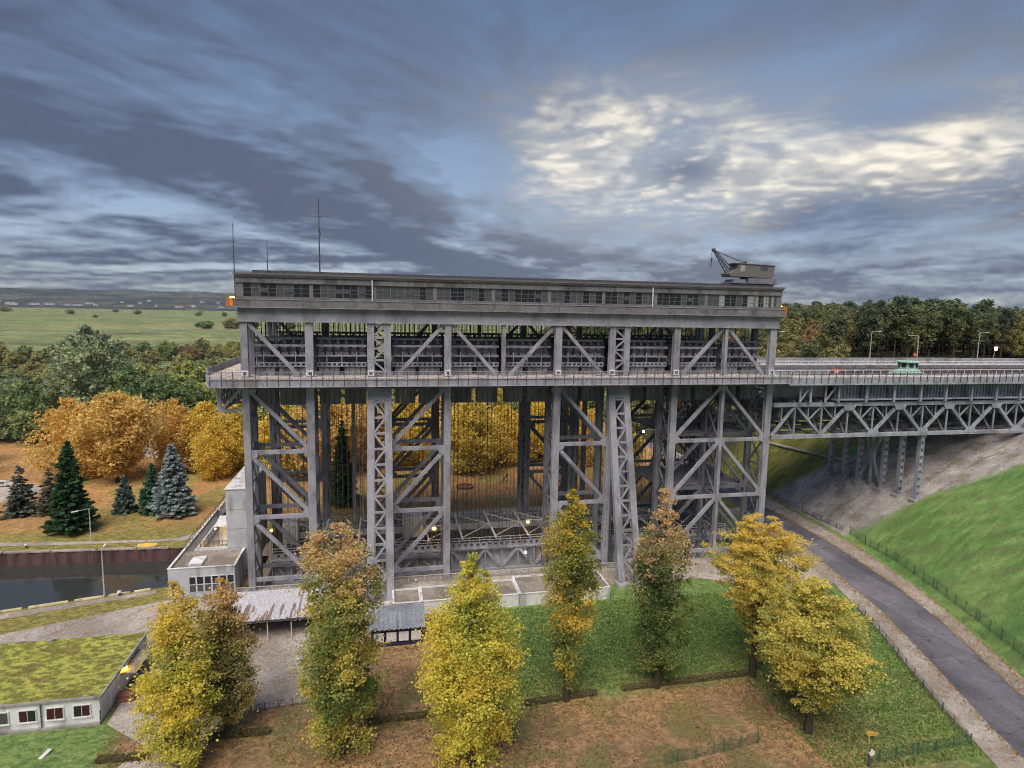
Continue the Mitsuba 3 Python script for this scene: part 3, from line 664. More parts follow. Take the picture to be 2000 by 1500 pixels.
put('handrail', b, 'm_lamp_metal', TR)
for x, w in ((24.3, 3.6), (3.5, 2.5)):
    c = put('control_cabin', MB().box(x, x + w, 8, 11, 4.5, 8.4), 'm_cladding', TR)
    put('window', MB().box(x + .25, x + w / 2 - .1, 7.93, 7.99, 5.4, 7.9), 'm_glass_pale', c); put('window', MB().box(x + w / 2 + .1, x + w - .25, 7.93, 7.99, 5.4, 7.9), 'm_glass_pale', c)

# ------------------------------------------------------------------ masts, crane and lit cages on the roof
def mast(label, x, y, z0, z1, r, cross=False, cat='mast'):
    t = thing('roof_mast', label, cat)
    put('pole', MB().tube((x, y, z0), (x, y, z1), r, r * .5, k=6), 'm_iron', t)
    put('base', MB().box(x - .3, x + .3, y - .3, y + .3, z0, z0 + .35), 'm_iron', t)
    if cross:
        put('antenna_arm', MB().beam((x - 1.7, y, z1 - 2.9), (x + 1.7, y, z1 - 2.9), .07).beam((x - .5, y, z1 - 3.1), (x - .5, y, z1 - 2.5), .08).beam((x + .4, y, z1 - 3.2), (x + .4, y, z1 - 2.6), .08).beam((x, y - 1, z1 - 2.9), (x, y + 1, z1 - 2.9), .06), 'm_iron', t)
        put('stay', MB().tube((x, y, z0 + 7.5), (x + .25, y, z0 + 6.2), .07, k=5), 'm_iron', t)
mast('tall bare pole at the left corner of the hall', -1.55, 2, 46.9, 58.6, .10)
mast('thin bare pole on the hall roof, second from the left', 3.35, 2, 51.05, 56.1, .08)
mast('tall antenna mast with crossed arms on the hall roof', 11.2, 2, 51.05, 63.1, .13, True, 'antenna')
CR = thing('roof_crane', 'grey rail crane with boxy cab on the right end of the roof', 'crane')
put('rail', MB().box(1, 92.3, 2.2, 2.4, 51.05, 51.6).box(1, 92.3, 5.6, 5.8, 51.05, 51.6), 'm_iron', CR)
b = MB().box(83.6, 93.2, 2.0, 6.0, 51.75, 51.95).box(84.3, 86.6, 2.4, 5.6, 51.95, 52.5).box(87.2, 92.9, 2.2, 5.8, 51.95, 52.75)
for x in (84.2, 86.4, 88.3, 92.4):
    for y in (2.3, 5.7): b.tube((x, y - .12, 51.85), (x, y + .12, 51.85), .28, k=12)
put('undercarriage', b, 'm_steel_inner', CR)
put('slewing_ring', MB().tube((87.2, 4, 52.5), (87.2, 4, 53.0), .9, .45, k=14), 'm_iron', CR)
from shapely.geometry import Polygon as _Pg
m = trimesh.creation.extrude_polygon(_Pg([(83.6, 53.0), (92.1, 52.85), (92.45, 53.2), (92.5, 55.05), (86.0, 55.35), (85.1, 55.3), (84.9, 54.3), (83.3, 53.5)]), 3.0, engine='earcut')
m.vertices = m.vertices[:, [0, 2, 1]] * V3(1, -1, 1) + V3(0, 5.5, 0)
m.invert() if m.volume < 0 else None
cab = put('cab', m, 'm_crane', CR)
put('window', MB().box(85.6, 86.3, 2.42, 2.49, 54.0, 54.95), 'm_glass_pale', cab); put('window_frame', MB().box(85.5, 86.4, 2.45, 2.50, 53.9, 55.05), 'm_steel', cab)
put('louvre', MB().box(89.6, 91.1, 2.45, 2.52, 54.2, 55.0), 'm_iron', cab)
put('roof', MB().beam((84.4, 4, 55.43), (92.7, 4, 55.12), .12, 3.3), 'm_roof_grey', cab)
b = MB()
for s in (-.55, .55):
    b.beam((84.0, 4 + s, 53.3), (80.75, 4 + s * .4, 57.7), .14, .14); b.beam((84.9, 4 + s, 53.9), (80.85, 4 + s * .4, 57.8), .14, .14)
for f in np.linspace(.05, .9, 7):
    p = V3(84.0, 4, 53.3) + (V3(80.75, 4, 57.7) - V3(84.0, 4, 53.3)) * f; q = V3(84.9, 4, 53.9) + (V3(80.85, 4, 57.8) - V3(84.9, 4, 53.9)) * min(1, f + .08)
    b.beam(p, q, .08, .08); b.beam(p + V3(0, -.4, 0) * (1 - f), p + V3(0, .4, 0) * (1 - f), .07, .07, (1, 0, 0))
put('jib', b, 'm_iron', CR)
put('jib_head', MB().tube((80.7, 3.8, 57.75), (80.7, 4.2, 57.75), .32, k=12), 'm_iron', CR)
put('stay', MB().tube((80.75, 3.8, 57.7), (87.2, 3.6, 55.6), .05, k=5).tube((80.75, 4.2, 57.7), (87.2, 4.4, 55.6), .05, k=5).beam((86.6, 4, 55.45), (87.4, 4, 55.8), .3, .8), 'm_iron', CR)
put('hook_block', MB().tube((80.4, 4, 57.6), (80.4, 4, 55.9), .03, k=5).tube((80.4, 4, 56.3), (80.4, 4, 55.6), .16, .14, k=8).tube((80.4, 4, 55.6), (80.25, 4, 54.7), .07, .12, k=6), 'm_iron', CR)
def cage(label, x0, x1, z0=45.95, z1=47.55):
    t = thing('balcony_cage', label, 'balcony')
    b = MB().box(x0, x1, .2, 2.6, z0, z0 + .12)
    for x in np.linspace(x0 + .05, x1 - .05, 4):
        for y in (.25, 2.55): b.beam((x, y, z0), (x, y, z1), .13, .13)
    for z in (z0 + .6, z0 + 1.1, z1): b.beam((x0, .25, z), (x1, .25, z), .12, .12); b.beam((x0, 2.55, z), (x1, 2.55, z), .12, .12)
    put('frame', b, 'm_orange', t)
    put('panel', MB().box(x0 + .05, x1 - .05, 2.45, 2.5, z0 + .12, z1), 'm_orange', t)
    c = (x0 + x1) / 2
    put('lamp', MB().tube((c - .3, 1.2, z1 + .1), (c + .3, 1.2, z1 + .1), .13, k=8), None, t)
    scene[list(scene)[-1]]['emitter'] = lamp((4, 1.5, 0.2))
    scene[list(scene)[-1]]['bsdf'] = {'type': 'diffuse'}
cage('orange lit service balcony at the left end of the hall', -2.4, -1.25, 46.0, 47.2)
cage('orange lit service balcony at the right end of the hall', 92.7, 94.0)

# ------------------------------------------------------------------ the canal bridge
BR = thing('canal_bridge', 'blue-grey steel truss bridge carrying the upper canal to the lift', 'bridge')
X0, X1, YF, YB = 92.4, 252.0, 0.0, 27.0
put('walkway', MB().box(93.65, X1, -2.2, 2.6, 34.3, 34.6).box(93.65, X1, 24.4, 29.4, 34.3, 34.6), 'm_deck', BR)
put('fascia', MB().box(93.65, X1, -2.35, -2.2, 33.35, 34.75).box(93.65, X1, -2.4, -2.15, 33.3, 33.42).box(93.65, X1, 29.4, 29.6, 33.35, 34.75), 'm_steel_blue', BR)
b = MB()
for x in np.arange(94.2, X1, 1.55): b.beam((x, -2.45, 33.7), (x, -2.45, 35.75), .09, .09)
for z in (35.75, 35.45, 35.2, 34.95): b.beam((93.65, -2.4, z), (X1, -2.4, z), .07 if z > 35.7 else .035)
put('railing', b, 'm_iron', BR)
b = MB()
for x in np.arange(93.8, X1, 2.0): b.beam((x, 2.7, 34.6), (x, 2.7, 35.6), .08); b.beam((x, 24.2, 34.6), (x, 24.2, 35.5), .1)
b.beam((93.65, 2.7, 35.6), (X1, 2.7, 35.6), .10); b.beam((93.65, 24.2, 35.5), (X1, 24.2, 35.5), .16); b.beam((93.65, 21.5, 35.0), (X1, 21.5, 35.0), .3, .3)
put('handrail', b, 'm_white', BR)
put('parapet', MB().box(93.65, X1, 27.6, 27.9, 34.6, 36.05), 'm_steel', BR)
put('channel_wall', MB().box(100, X1, 2.75, 3.1, 30.4, 34.9).box(100, X1, 23.9, 24.2, 30.4, 34.9).box(100, X1, 3.1, 23.9, 30.2, 30.5), 'm_steel_inner', BR)
put('channel_water', MB().quad((100, 3.1, 34.0), (X1, 3.1, 34.0), (X1, 23.9, 34.0), (100, 23.9, 34.0)), 'm_water', BR)
put('fender', MB().box(118, X1, 15.8, 16.2, 33.8, 34.5).box(122, X1, 19, 19.35, 33.8, 34.35), 'm_fender', BR)
posts = [99.35, 105.4, 111.5, 117.7, 123.8, 129.7, 135.8, 141.8, 147.7, 153.7, 159.8, 165.8]
for x in posts:
    put('post', MB().beam((x, -1.2, 29.8), (x, -1.2, 33.4), .32, .3), 'm_steel_blue', BR)
b = MB()
for x in posts: b.beam((x, -1.2, 31.0), (x, 2.6, 31.0), .2, .2, (1, 0, 0)); b.beam((x, -1.2, 29.7), (x, 2.6, 30.6), .22, .22, (1, 0, 0))
put('outrigger', b, 'm_steel_inner', BR)
rng = random.Random(3)
for k in range(1, len(posts) - 1):                                        # ribbed trough plates between the posts
    pn = put('trough_plate', MB().box(posts[k] + .2, posts[k + 1] - .2, .75, .9, 30.4, 33.3), 'm_steel_blue', BR)
    b = MB()
    for x in np.arange(posts[k] + .35, posts[k + 1] - .3, .74): b.box(x, x + .26, .45, .75, 30.4, 33.3)
    put('ribs', b, 'm_steel_blue', pn)
put('plate_ledge', MB().box(105, X1, -1.0, 2.5, 30.15, 30.35), 'm_steel_blue', BR)
b = MB().box(93, 105, 2.6, 2.8, 30.4, 33.3)
b.beam((99.4, -1.1, 33.2), (97.2, -1.1, 30), .25, .25); b.beam((97.2, -1.1, 33.3), (97.2, -1.1, 29.8), .25, .25); b.beam((102.6, -1.1, 33.2), (102.6, -1.1, 29.8), .25); b.beam((105, -1.1, 33.2), (102.6, -1.1, 30), .22)
put('end_bracing', b, 'm_steel', BR)
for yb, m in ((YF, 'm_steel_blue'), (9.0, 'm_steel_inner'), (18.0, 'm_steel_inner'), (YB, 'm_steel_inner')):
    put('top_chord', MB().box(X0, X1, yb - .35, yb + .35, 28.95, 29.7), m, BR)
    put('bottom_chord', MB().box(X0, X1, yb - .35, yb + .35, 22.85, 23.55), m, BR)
    bots = [91.5 + 11.45 * k for k in range(14)]; tops = [97.2 + 11.5 * k for k in range(14)]
    for k in range(len(tops) - 1):
        for p, q in ((bots[k], tops[k]), (tops[k], bots[k + 1])):
            if yb == YF or k < 7:
                put('diagonal', MB().beam((max(p, X0), yb, 23.4 if p in bots else 29.2), (q, yb, 29.2 if p in bots else 23.4), .52 if k else .4, .45), m, BR)
    b = MB()
    for k in range(len(tops) - 1):
        for x in (bots[k + 1], tops[k]): b.beam((x, yb + .05, 23.4), (x, yb + .05, 29.1), .24, .24)
        x = bots[k + 1]; b.beam((x, yb + .03, 29.1), (x - 2.8, yb + .03, 26.3), .22, .22); b.beam((x, yb + .03, 29.1), (x + 2.8, yb + .03, 26.3), .22, .22)
        x = tops[k]
        for s in (-2.85, 2.85): b.beam((x + s, yb + .04, 26.3), (x + s, yb + .04, 29.1), .18, .18)
    put('secondary_bracing', b, m, BR)
    if yb == YF:
        for k in range(1, 13):
            for x, z, s in ((tops[k], 28.75, 1), (bots[k + 1], 23.75, -1)):
                put('gusset_plate', MB().add([(x - 1.5, -.42, z + .55 * s), (x + 1.5, -.42, z + .55 * s), (x + .95, -.42, z - .65 * s), (x - .95, -.42, z - .65 * s), (x - 1.5, -.36, z + .55 * s), (x + 1.5, -.36, z + .55 * s), (x + .95, -.36, z - .65 * s), (x - .95, -.36, z - .65 * s)], MB.BF), m, BR)
b = MB()
for x in np.arange(97.2, 235, 5.73):
    b.beam((x, .3, 23.1), (x, 26.7, 23.1), .5, .4, (1, 0, 0)); b.beam((x, .3, 29.6), (x, 26.7, 29.6), .9, .4, (1, 0, 0))
    for ya, yc in ((.3, 9), (9, 18), (18, 26.7)): b.beam((x, ya, 23.3), (x, (ya + yc) / 2, 29.2), .25, .25, (1, 0, 0)); b.beam((x, yc, 23.3), (x, (ya + yc) / 2, 29.2), .25, .25, (1, 0, 0))
for y in (4.5, 13.5, 22.5): b.box(94, 235, y - .1, y + .1, 27.2, 30.15); b.box(94, 235, y - .4, y + .4, 22.95, 23.3)
for x in np.arange(94.3, 235, 2.865): b.box(x - .06, x + .06, .5, 26.5, 26.8, 29.9)
put('cross_frames', b, 'm_steel_inner', BR)
PI = thing('bridge_pier', 'row of tall riveted steel columns standing on the gravel slope under the bridge', 'pier')
for k, y in enumerate((.8, 5.2, 9.6, 16.5, 20.9, 25.5)):
    x = 127.0; z0 = float(tz(x, y)) - .6
    b = MB().box(x - .55, x - .12, y - .35, y - .2, z0, 22.85).box(x - .12, x + .55, y - .3, y - .25, z0, 22.85)
    b = MB().box(x - .42, x - .30, y - .45, y + .45, z0, 22.28).box(x + .30, x + .42, y - .45, y + .45, z0, 22.28)
    for z in np.arange(z0 + .8, 22.8, 1.5): b.box(x - .30, x + .30, y - .40, y - .34, z, z + .85); b.box(x - .30, x + .30, y + .34, y + .40, z, z + .85)
    c = put('column', b, 'm_steel_blue', PI)
    put('footing', MB().box(x - 1.0, x + 1.0, y - .9, y + .9, z0 - 1.2, z0 + .75), 'm_concrete', c)
b = MB(); zc = 15.8
for y, z in ((10.0, 21.8), (16.1, 21.8), (10.2, 10.2), (16.0, 10.2), (13.05, 22.6), (13.05, 9.2)): b.beam((127, y, z), (127, 13.05, zc), .5, .45, (1, 0, 0))
b.box(126.7, 127.3, 12.2, 13.9, zc - 1.1, zc + 1.1)
put('star_bracing', b, 'm_steel_blue', PI)
put('cap_beam', MB().box(126.4, 127.6, .2, 26.6, 22.3, 22.82), 'm_steel_blue', PI)
# kiosk, red box and lamps on the bridge
t = thing('green_kiosk', 'pale green octagonal kiosk with flared base standing on the bridge walkway', 'kiosk')
def octa(b, c, r0, r1, z0, z1, k=8):
    return b.tube((c[0], c[1], z0), (c[0], c[1], z1), r0, r1, k=k)
kc = (127.4, 6.2)
put('base', octa(MB(), kc, 3.5, 1.9, 34.3, 35.5), 'm_copper', t)
put('cabin', octa(MB(), kc, 1.85, 1.75, 35.5, 36.9), 'm_copper', t)
put('roof', octa(MB(), kc, 2.35, 2.2, 36.9, 37.1), 'm_copper', t)
for k in range(8):
    a = (k + .5) * math.pi / 4; c = V3(kc[0] + 1.72 * math.cos(a), kc[1] + 1.72 * math.sin(a), 36.3)
    put('window', MB().beam(c - V3(-math.sin(a), math.cos(a), 0) * .4, c + V3(-math.sin(a), math.cos(a), 0) * .4, .75, .14, (math.cos(a), math.sin(a), 0)), 'm_glass_dark', t)
t = thing('lifebuoy_box', 'small red and white box beside the bridge walkway', 'box')
put('box', MB().box(107.7, 109.3, 3.4, 4.2, 34.5, 35.7), 'm_red', t); put('front', MB().box(107.75, 108.7, 3.34, 3.39, 34.7, 35.3), 'm_white', t)
t = thing('warning_sign', 'small round red and white sign on the far bridge parapet', 'sign')
put('post', MB().tube((151, 28.5, 34.6), (151, 28.5, 36.7), .06, k=6), 'm_lamp_metal', t); put('disc', MB().tube((151, 28.42, 36.8), (151, 28.37, 36.8), .5, k=16), 'm_red', t); put('bar', MB().box(150.7, 151.3, 28.34, 28.368, 36.7, 36.9), 'm_white', t)
def street_lamp(label, x, y, z0, h, arm, group=None, bend=0.0):
    t = thing('street_lamp', label, 'street lamp', group)
    put('pole', MB().tube((x, y, z0), (x, y, z0 + h), .11, .065, k=6), 'm_lamp_metal', t)
    ax = V3(arm[0], arm[1], bend)
    put('arm', MB().tube((x, y, z0 + h), V3(x, y, z0 + h) + ax, .05, k=5), 'm_lamp_metal', t)
    put('head', MB().beam(V3(x, y, z0 + h) + ax * .8, V3(x, y, z0 + h) + ax * 1.35, .26, .14, (0, 0, 1)), 'm_white', t)
street_lamp('grey lamp post on the far bridge side, close to the hall', 113.2, 30.2, 34.4, 7.6, (1.5, 0), bend=.12)
street_lamp('grey lamp post on the far bridge side, left of the green kiosk', 139.6, 30.2, 34.4, 8.0, (2.0, 0), bend=.05)
street_lamp('grey lamp post behind the green kiosk with its arm to the left', 153.5, 30.2, 34.4, 7.0, (-2.3, 0), bend=.15)
street_lamp('grey lamp post at the right end of the far bridge side', 172.0, 30.2, 34.4, 8.0, (2.1, 0), bend=.05)
street_lamp('pale lamp post on the far canal path before the conifers', -35.1, 27.84, 0, 6.4, (-2.1, -.4), bend=-.35)
street_lamp('pale leaning lamp post on the near canal bank', -22.4, 1.75, 0, 7.7, (.1, .9), bend=.3)
def glow(name, label, c, r, rgb, cat='lamp', post=None):
    t = thing(name, label, cat)
    m = trimesh.creation.icosphere(1, r); m.apply_translation(c)
    k = put('bulb', m, None, t)
    scene[k]['bsdf'] = {'type': 'diffuse'}; scene[k]['emitter'] = lamp(rgb)
    put('shade', MB().tube((c[0], c[1], c[2] + r * .9), (c[0], c[1], c[2] + r * 1.5), r * 1.5, r * .4, k=8), 'm_lamp_metal', t)
    if post is not None:
        put('bracket', MB().tube((c[0], c[1], c[2] + r * 1.4), post, .05, k=5), 'm_lamp_metal', t)
W1 = (9, 4.2, .16)
glow('lit_lamp', 'glowing lamp low in the first bay of the lift, left of the second column', (2.0, 6.3, 7.8), .25, W1, post=(0.3, 6.0, 8.3))
glow('lit_lamp', 'glowing lamp seen above the reddish tree top in the second bay', (14.9, 6.0, 6.9), .28, (9, 5, .2), post=(14.9, 6.0, 9.0))
glow('lit_lamp', 'bright orange glowing lamp beside the fourth column of the lift', (29.8, 6.0, 6.7), .34, (11, 5.2, .16), post=(31.0, 5.6, 7.3))
glow('lit_lamp', 'glowing lamp above the trough walkway at the right of the middle bay', (47.2, 6.0, 7.0), .30, (9, 4.6, .2), post=(50, 5.6, 7.5))
glow('lit_lamp', 'small white glowing lamp low beside the trough truss', (46.6, 5.0, 1.5), .22, (3, 2.6, 2.2), post=(46.6, 5.6, 2.2))
glow('lit_lamp', 'small white glowing lamp high in the bay left of the inclined legs on the right', (69.4, 6.0, 23.6), .24, (3, 2.5, 1.6), post=(72, 5.6, 24.0))
t = glow('lit_lamp', 'glowing lamp on a post on the far bridge side, far right', (177.4, 30, 38.3), .42, (5, 3.0, 1.2), post=(176.6, 30, 34.5))

# ------------------------------------------------------------------ control building on the left
CB = thing('control_building', 'low grey clad control building with roof terrace and a tall block beside the lift', 'building')
put('front_wall', MB().box(-12.2, -2.4, -1.0, -.8, 0, 4.9).box(-12.2, -12.0, -.8, 30, -3, 4.9).box(-2.6, -2.4, -.8, 6.4, 0, 4.9), 'm_cladding', CB)
put('roof', MB().box(-12.0, -2.6, -.8, 7.0, 4.3, 4.6), 'm_gravel_roof', CB)
put('coping', MB().box(-12.3, -2.3, -1.1, -.75, 4.91, 4.99).box(-12.3, -11.95, -.75, 36, 4.91, 4.99).box(-2.65, -2.3, -.75, 6.4, 4.91, 4.99), 'm_render_white', CB)
put('skylight', MB().box(-9.6, -7.6, .2, 3.4, 4.6, 5.05), 'm_render_white', CB)
put('terrace_floor', MB().box(-12.0, -5.25, 7.2, 36, 3.0, 3.2), 'm_gravel_roof', CB)
put('terrace_wall', MB().box(-10.4, -5.3, 7.0, 7.2, 3.2, 5.1).box(-10.6, -10.4, 7.0, 22, 3.2, 4.6), 'm_render_white', CB)
put('ramp', MB().add([(-12, 7.2, 4.5), (-10.6, 7.2, 4.5), (-10.6, 34, 4.5), (-12, 34, 4.5), (-12, 7.2, 4.6), (-10.6, 7.2, 4.6), (-10.6, 34, 4.6), (-12, 34, 4.6)], MB.BF), 'm_roof_grey', CB)
tb = put('tall_block', MB().box(-5.2, -1.6, 6.45, 22, 0, 15.2), 'm_cladding', CB)
put('panel_joints', MB().box(-5.21, -2.2, 6.43, 6.447, 4.9, 4.94).box(-5.21, -2.2, 6.43, 6.447, 8.3, 8.34).box(-5.21, -2.2, 6.43, 6.447, 11.7, 11.74), 'm_iron', tb)
rb = put('roof', MB().box(-5.35, -1.5, 6.3, 22.1, 15.2, 15.35), 'm_render_white', tb)
for y in np.arange(7.2, 22, 1.5): put('seam', MB().box(-5.3, -1.55, y, y + .12, 15.35, 15.44), 'm_render_white', rb)
put('canopy', MB().add([(-8.2, 10.8, 7.3), (-5.4, 10.8, 7.3), (-5.4, 14.6, 7.9), (-8.2, 14.6, 7.9), (-8.2, 10.8, 7.5), (-5.4, 10.8, 7.5), (-5.4, 14.6, 8.1), (-8.2, 14.6, 8.1)], MB.BF), 'm_render_white', CB)
put('porch_wall', MB().box(-8.0, -5.4, 13.2, 13.4, 3.2, 7.3), 'm_render_white', CB); put('door', MB().box(-6.3, -5.5, 13.12, 13.19, 3.2, 6.0), 'm_brick', CB)
b = MB()
for x in np.linspace(-10.3, -5.4, 8): b.beam((x, 7.1, 5.1), (x, 7.1, 6.1), .07)
b.beam((-10.3, 7.1, 6.1), (-5.4, 7.1, 6.1), .07)
for y in np.arange(8, 36, 1.7): b.beam((-12.1, y, 4.9), (-12.1, y, 5.9), .07)
b.beam((-12.1, 8, 5.9), (-12.1, 36, 5.9), .08, .08, (1, 0, 0))
put('railing', b, 'm_iron', CB)
for k in range(6):
    x = -9.2 + k * 1.12
    w = put('window', MB().box(x, x + 1.06, -1.06, -1.005, .9, 3.5), 'm_render_white', CB)
    put('pane', MB().box(x + .08, x + .98, -1.09, -1.065, 1.0, 2.1), 'm_glass_mid', w); put('pane', MB().box(x + .08, x + .98, -1.09, -1.065, 2.25, 3.4), 'm_glass_dark', w)
glow('lit_lamp', 'bright yellow lamp under the white canopy of the control building', (-5.75, 10.6, 6.8), .30, (12, 6.5, .2), post=(-5.45, 11, 7.2))
glow('lit_lamp', 'dim yellow lamp at the left edge of the white canopy', (-8.1, 10.7, 7.0), .14, (7, 4, .12), post=(-8.0, 11, 7.3))

# ------------------------------------------------------------------ sheds before the lift
t = thing('market_shelter', 'open shelter with a patchy white and rust brown corrugated roof', 'shelter')
b = MB()
xs = np.arange(-1.6, 12.4, .40)
rf = []
for k, x in enumerate(xs):
    x1 = x + .40; zt, ze = 3.55, 3.05; up = .05 if k % 2 else 0
    rf.append(MB().add([(x, -16.4, ze + up), (x1, -16.4, ze + up), (x1, -8.2, zt + up), (x, -8.2, zt + up), (x, -16.4, ze + up + .06), (x1, -16.4, ze + up + .06), (x1, -8.2, zt + up + .06), (x, -8.2, zt + up + .06)], MB.BF))
for r in rf: b.v += r.v; b.f += [f + b.n for f in r.f]; b.n += r.n
put('corrugated_roof', b, 'm_patchy', t)
put('back_wall', MB().box(-1.4, 12.2, -8.7, -8.5, 0, 3.4).box(-1.4, -1.2, -15, -8.7, 0, 3.1).box(12.0, 12.2, -15, -8.7, 0, 3.1), 'm_wood', t)
put('fascia_board', MB().box(-1.6, 12.4, -16.35, -16.25, 2.72, 3.03), 'm_iron', t)
for x in (-1.2, 1.9, 5.05, 8.2, 11.6): put('post', MB().beam((x, -15.9, 0), (x, -15.9, 3.0), .13), 'm_lamp_metal', t)
put('counter', MB().box(-.8, 11.6, -11.5, -10.6, 0, 1.0), 'm_wood', t)
t = thing('ticket_hut', 'small navy blue hut with white panels and a ribbed metal roof', 'hut')
put('wall', MB().box(19.2, 26.2, -20.1, -15.6, 0, 2.3), 'm_navy', t)
for k in range(4):
    x = 19.55 + k * 1.68
    put('white_panel', MB().box(x, x + 1.34, -20.2, -20.12, .42, 1.75), 'm_white', t)
b = MB()
for k, x in enumerate(np.arange(18.9, 26.5, .32)):
    up = .11 * (k % 2)
    b.add([(x, -20.6, 2.30 + up), (x + .32, -20.6, 2.30 + up), (x + .32, -15.3, 3.05 + up), (x, -15.3, 3.05 + up), (x, -20.6, 2.36 + up), (x + .32, -20.6, 2.36 + up), (x + .32, -15.3, 3.11 + up), (x, -15.3, 3.11 + up)], MB.BF)
mat('m_tin', _steel((0.30, 0.345, 0.41), (0.18, 0.20, 0.25)), 0.45)
put('ribbed_roof', b, 'm_tin', t)
put('roof_ridge', MB().box(18.85, 26.6, -15.45, -15.15, 3.1, 3.22).box(22.5, 22.65, -20.9, -15.4, 3.0, 3.02), 'm_tin', t)
put('plinth', MB().box(19.0, 26.4, -20.6, -20.1, 0, .22), 'm_navy', t)
WB = thing('flat_roofed_shops', 'long low white building with flat brown gravel roofs behind the lawn', 'building')
for k, (x0, x1, yb) in enumerate(((22.2, 26.4, -7.3), (26.5, 34.5, -7.0), (34.6, 41.7, -6.6), (41.8, 56.7, -5.6))):
    s = put('section', MB().box(x0, x1, -12.3, -12.1, 0, 1.95).box(x0, x0 + .2, -12.1, yb, 0, 1.95).box(x1 - .2, x1, -12.1, yb, 0, 1.95).box(x0, x1, yb - .2, yb, 0, 1.95), 'm_render_white', WB)
    put('roof', MB().box(x0 + .2, x1 - .2, -12.1, yb - .2, 1.55, 1.72), 'm_gravel_roof', s)
    put('coping', MB().box(x0 - .05, x1 + .02, -12.38, -12.05, 1.96, 2.05).box(x0 - .05, x0 + .26, -12.05, yb, 1.96, 2.05).box(x1 - .24, x1 + .02, -12.05, yb, 1.96, 2.05), 'm_render_white', s)
t = thing('spotlight', 'small white floodlight on a low stand at the corner of the flat roofs', 'floodlight')
put('stand', MB().beam((21.8, -12.0, 0), (21.8, -12.0, 2.2), .1).beam((22.1, -12, 1.2), (21.8, -12, 2.1), .06), 'm_white', t); put('head', MB().box(21.0, 21.7, -12.3, -11.8, 1.7, 2.2), 'm_white', t)
street_lamp('short white lamp post on the forecourt by the fourth column', 25.9, -6.3, 0, 2.9, (0, -.3))
# glass and wire fence at the lift foot
t = thing('foot_fence', 'long low wire mesh fence along the foot of the lift', 'fence')
b = MB()
for x in np.arange(-2.2, 74, .22): b.beam((x, -1.15, .05), (x, -1.15, 1.1), .03)
for z in (.35, .7): b.beam((-2.3, -1.15, z), (74, -1.15, z), .03)
put('mesh_infill', b, 'm_steel', t)
put('top_rail', MB().beam((-2.3, -1.15, 1.13), (74, -1.15, 1.13), .09), 'm_lamp_metal', t)
for x in np.arange(-2.3, 74, 2.72): put('post', MB().beam((x, -1.15, 0), (x, -1.15, 1.15), .08), 'm_lamp_metal', t)

# ------------------------------------------------------------------ pavilion with the moss roof
PV = thing('moss_roof_pavilion', 'white flat pavilion with a bright yellow green moss roof', 'building')
put('wall', MB().box(-40, -9.75, -31.0, -30.8, 0, 3.0).box(-9.95, -9.75, -30.8, -17.4, 0, 3.0).box(-40, -9.75, -17.4, -17.2, 0, 3.0), 'm_render_white', PV)
mv, mf = 60, 26
gx, gy = np.meshgrid(np.linspace(-39.8, -9.7, 120), np.linspace(-30.9, -17.4, 56))
gz = 3.16 + .16 * meshkit.fbm(np.stack([gx * 1.2, gy * 1.2, 0 * gx], -1), 3)
nI, nJ = gx.shape
i, j = np.meshgrid(np.arange(nI - 1), np.arange(nJ - 1), indexing='ij'); a = (i * nJ + j).ravel()
put('moss_roof', trimesh.Trimesh(np.stack([gx, gy, gz], -1).reshape(-1, 3), np.vstack([np.stack([a, a + 1, a + nJ + 1], 1), np.stack([a, a + nJ + 1, a + nJ], 1)]), process=False), 'm_moss', PV, smooth=True)
put('roof_edge', MB().box(-40, -9.55, -31.2, -30.95, 3.01, 3.27).box(-9.72, -9.5, -30.95, -17.2, 3.01, 3.27).box(-40, -9.55, -17.4, -17.15, 3.01, 3.27), 'm_concrete', PV)
for k in range(8):
    x = -12.35 - k * 2.62
    w = put('window', MB().box(x, x + 1.72, -31.12, -31.02, 1.05, 2.45), 'm_white', PV)
    for q in range(2):
        put('pane', MB().box(x + .1 + q * .8, x + .82 + q * .8, -31.16, -31.125, 1.15, 2.35), ['m_glass_dark', 'm_curtain', 'm_curtain', 'm_glass_dark', 'm_glass_mid', 'm_glass_dark', 'm_curtain', 'm_glass_mid'][(k + q) % 8], w)
    put('sill', MB().box(x - .08, x + 1.8, -31.2, -31.02, .93, 1.04), 'm_white', w)
    if k % 2 == 1:
        put('downpipe', MB().tube((x - .45, -31.15, .1), (x - .45, -31.15, 3.0), .06, k=6), 'm_iron', PV)
put('downpipe', MB().tube((-9.72, -31.12, .1), (-9.72, -31.12, 1.6), .06, k=6), 'm_iron', PV)
put('plinth', MB().box(-40, -9.7, -31.35, -31.03, 0, .28), 'm_concrete', PV)
put('entrance_canopy', MB().box(-9.7, -8.0, -25.6, -20.2, 2.35, 2.47), 'm_gravel_roof', PV)
for y in (-25.4, -20.4): put('canopy_post', MB().beam((-8.15, y, 0), (-8.15, y, 2.35), .1), 'm_brick', PV)
put('entrance_steps', MB().box(-9.7, -7.6, -27.6, -25.9, 0, .3).box(-9.7, -8.0, -27.2, -25.9, .3, .55).box(-7.75, -7.65, -27.6, -25.6, 0, 1.3), 'm_brick', PV)
put('roof_vent', MB().tube((-20.5, -17.9, 3.2), (-20.5, -17.9, 3.6), .35, k=10), 'm_concrete', PV)
glow('lit_lamp', 'yellow wall lamp over the entrance steps of the moss roofed pavilion', (-9.45, -24.8, 2.75), .2, (9, 5.4, .15), post=(-9.74, -24.8, 2.95))

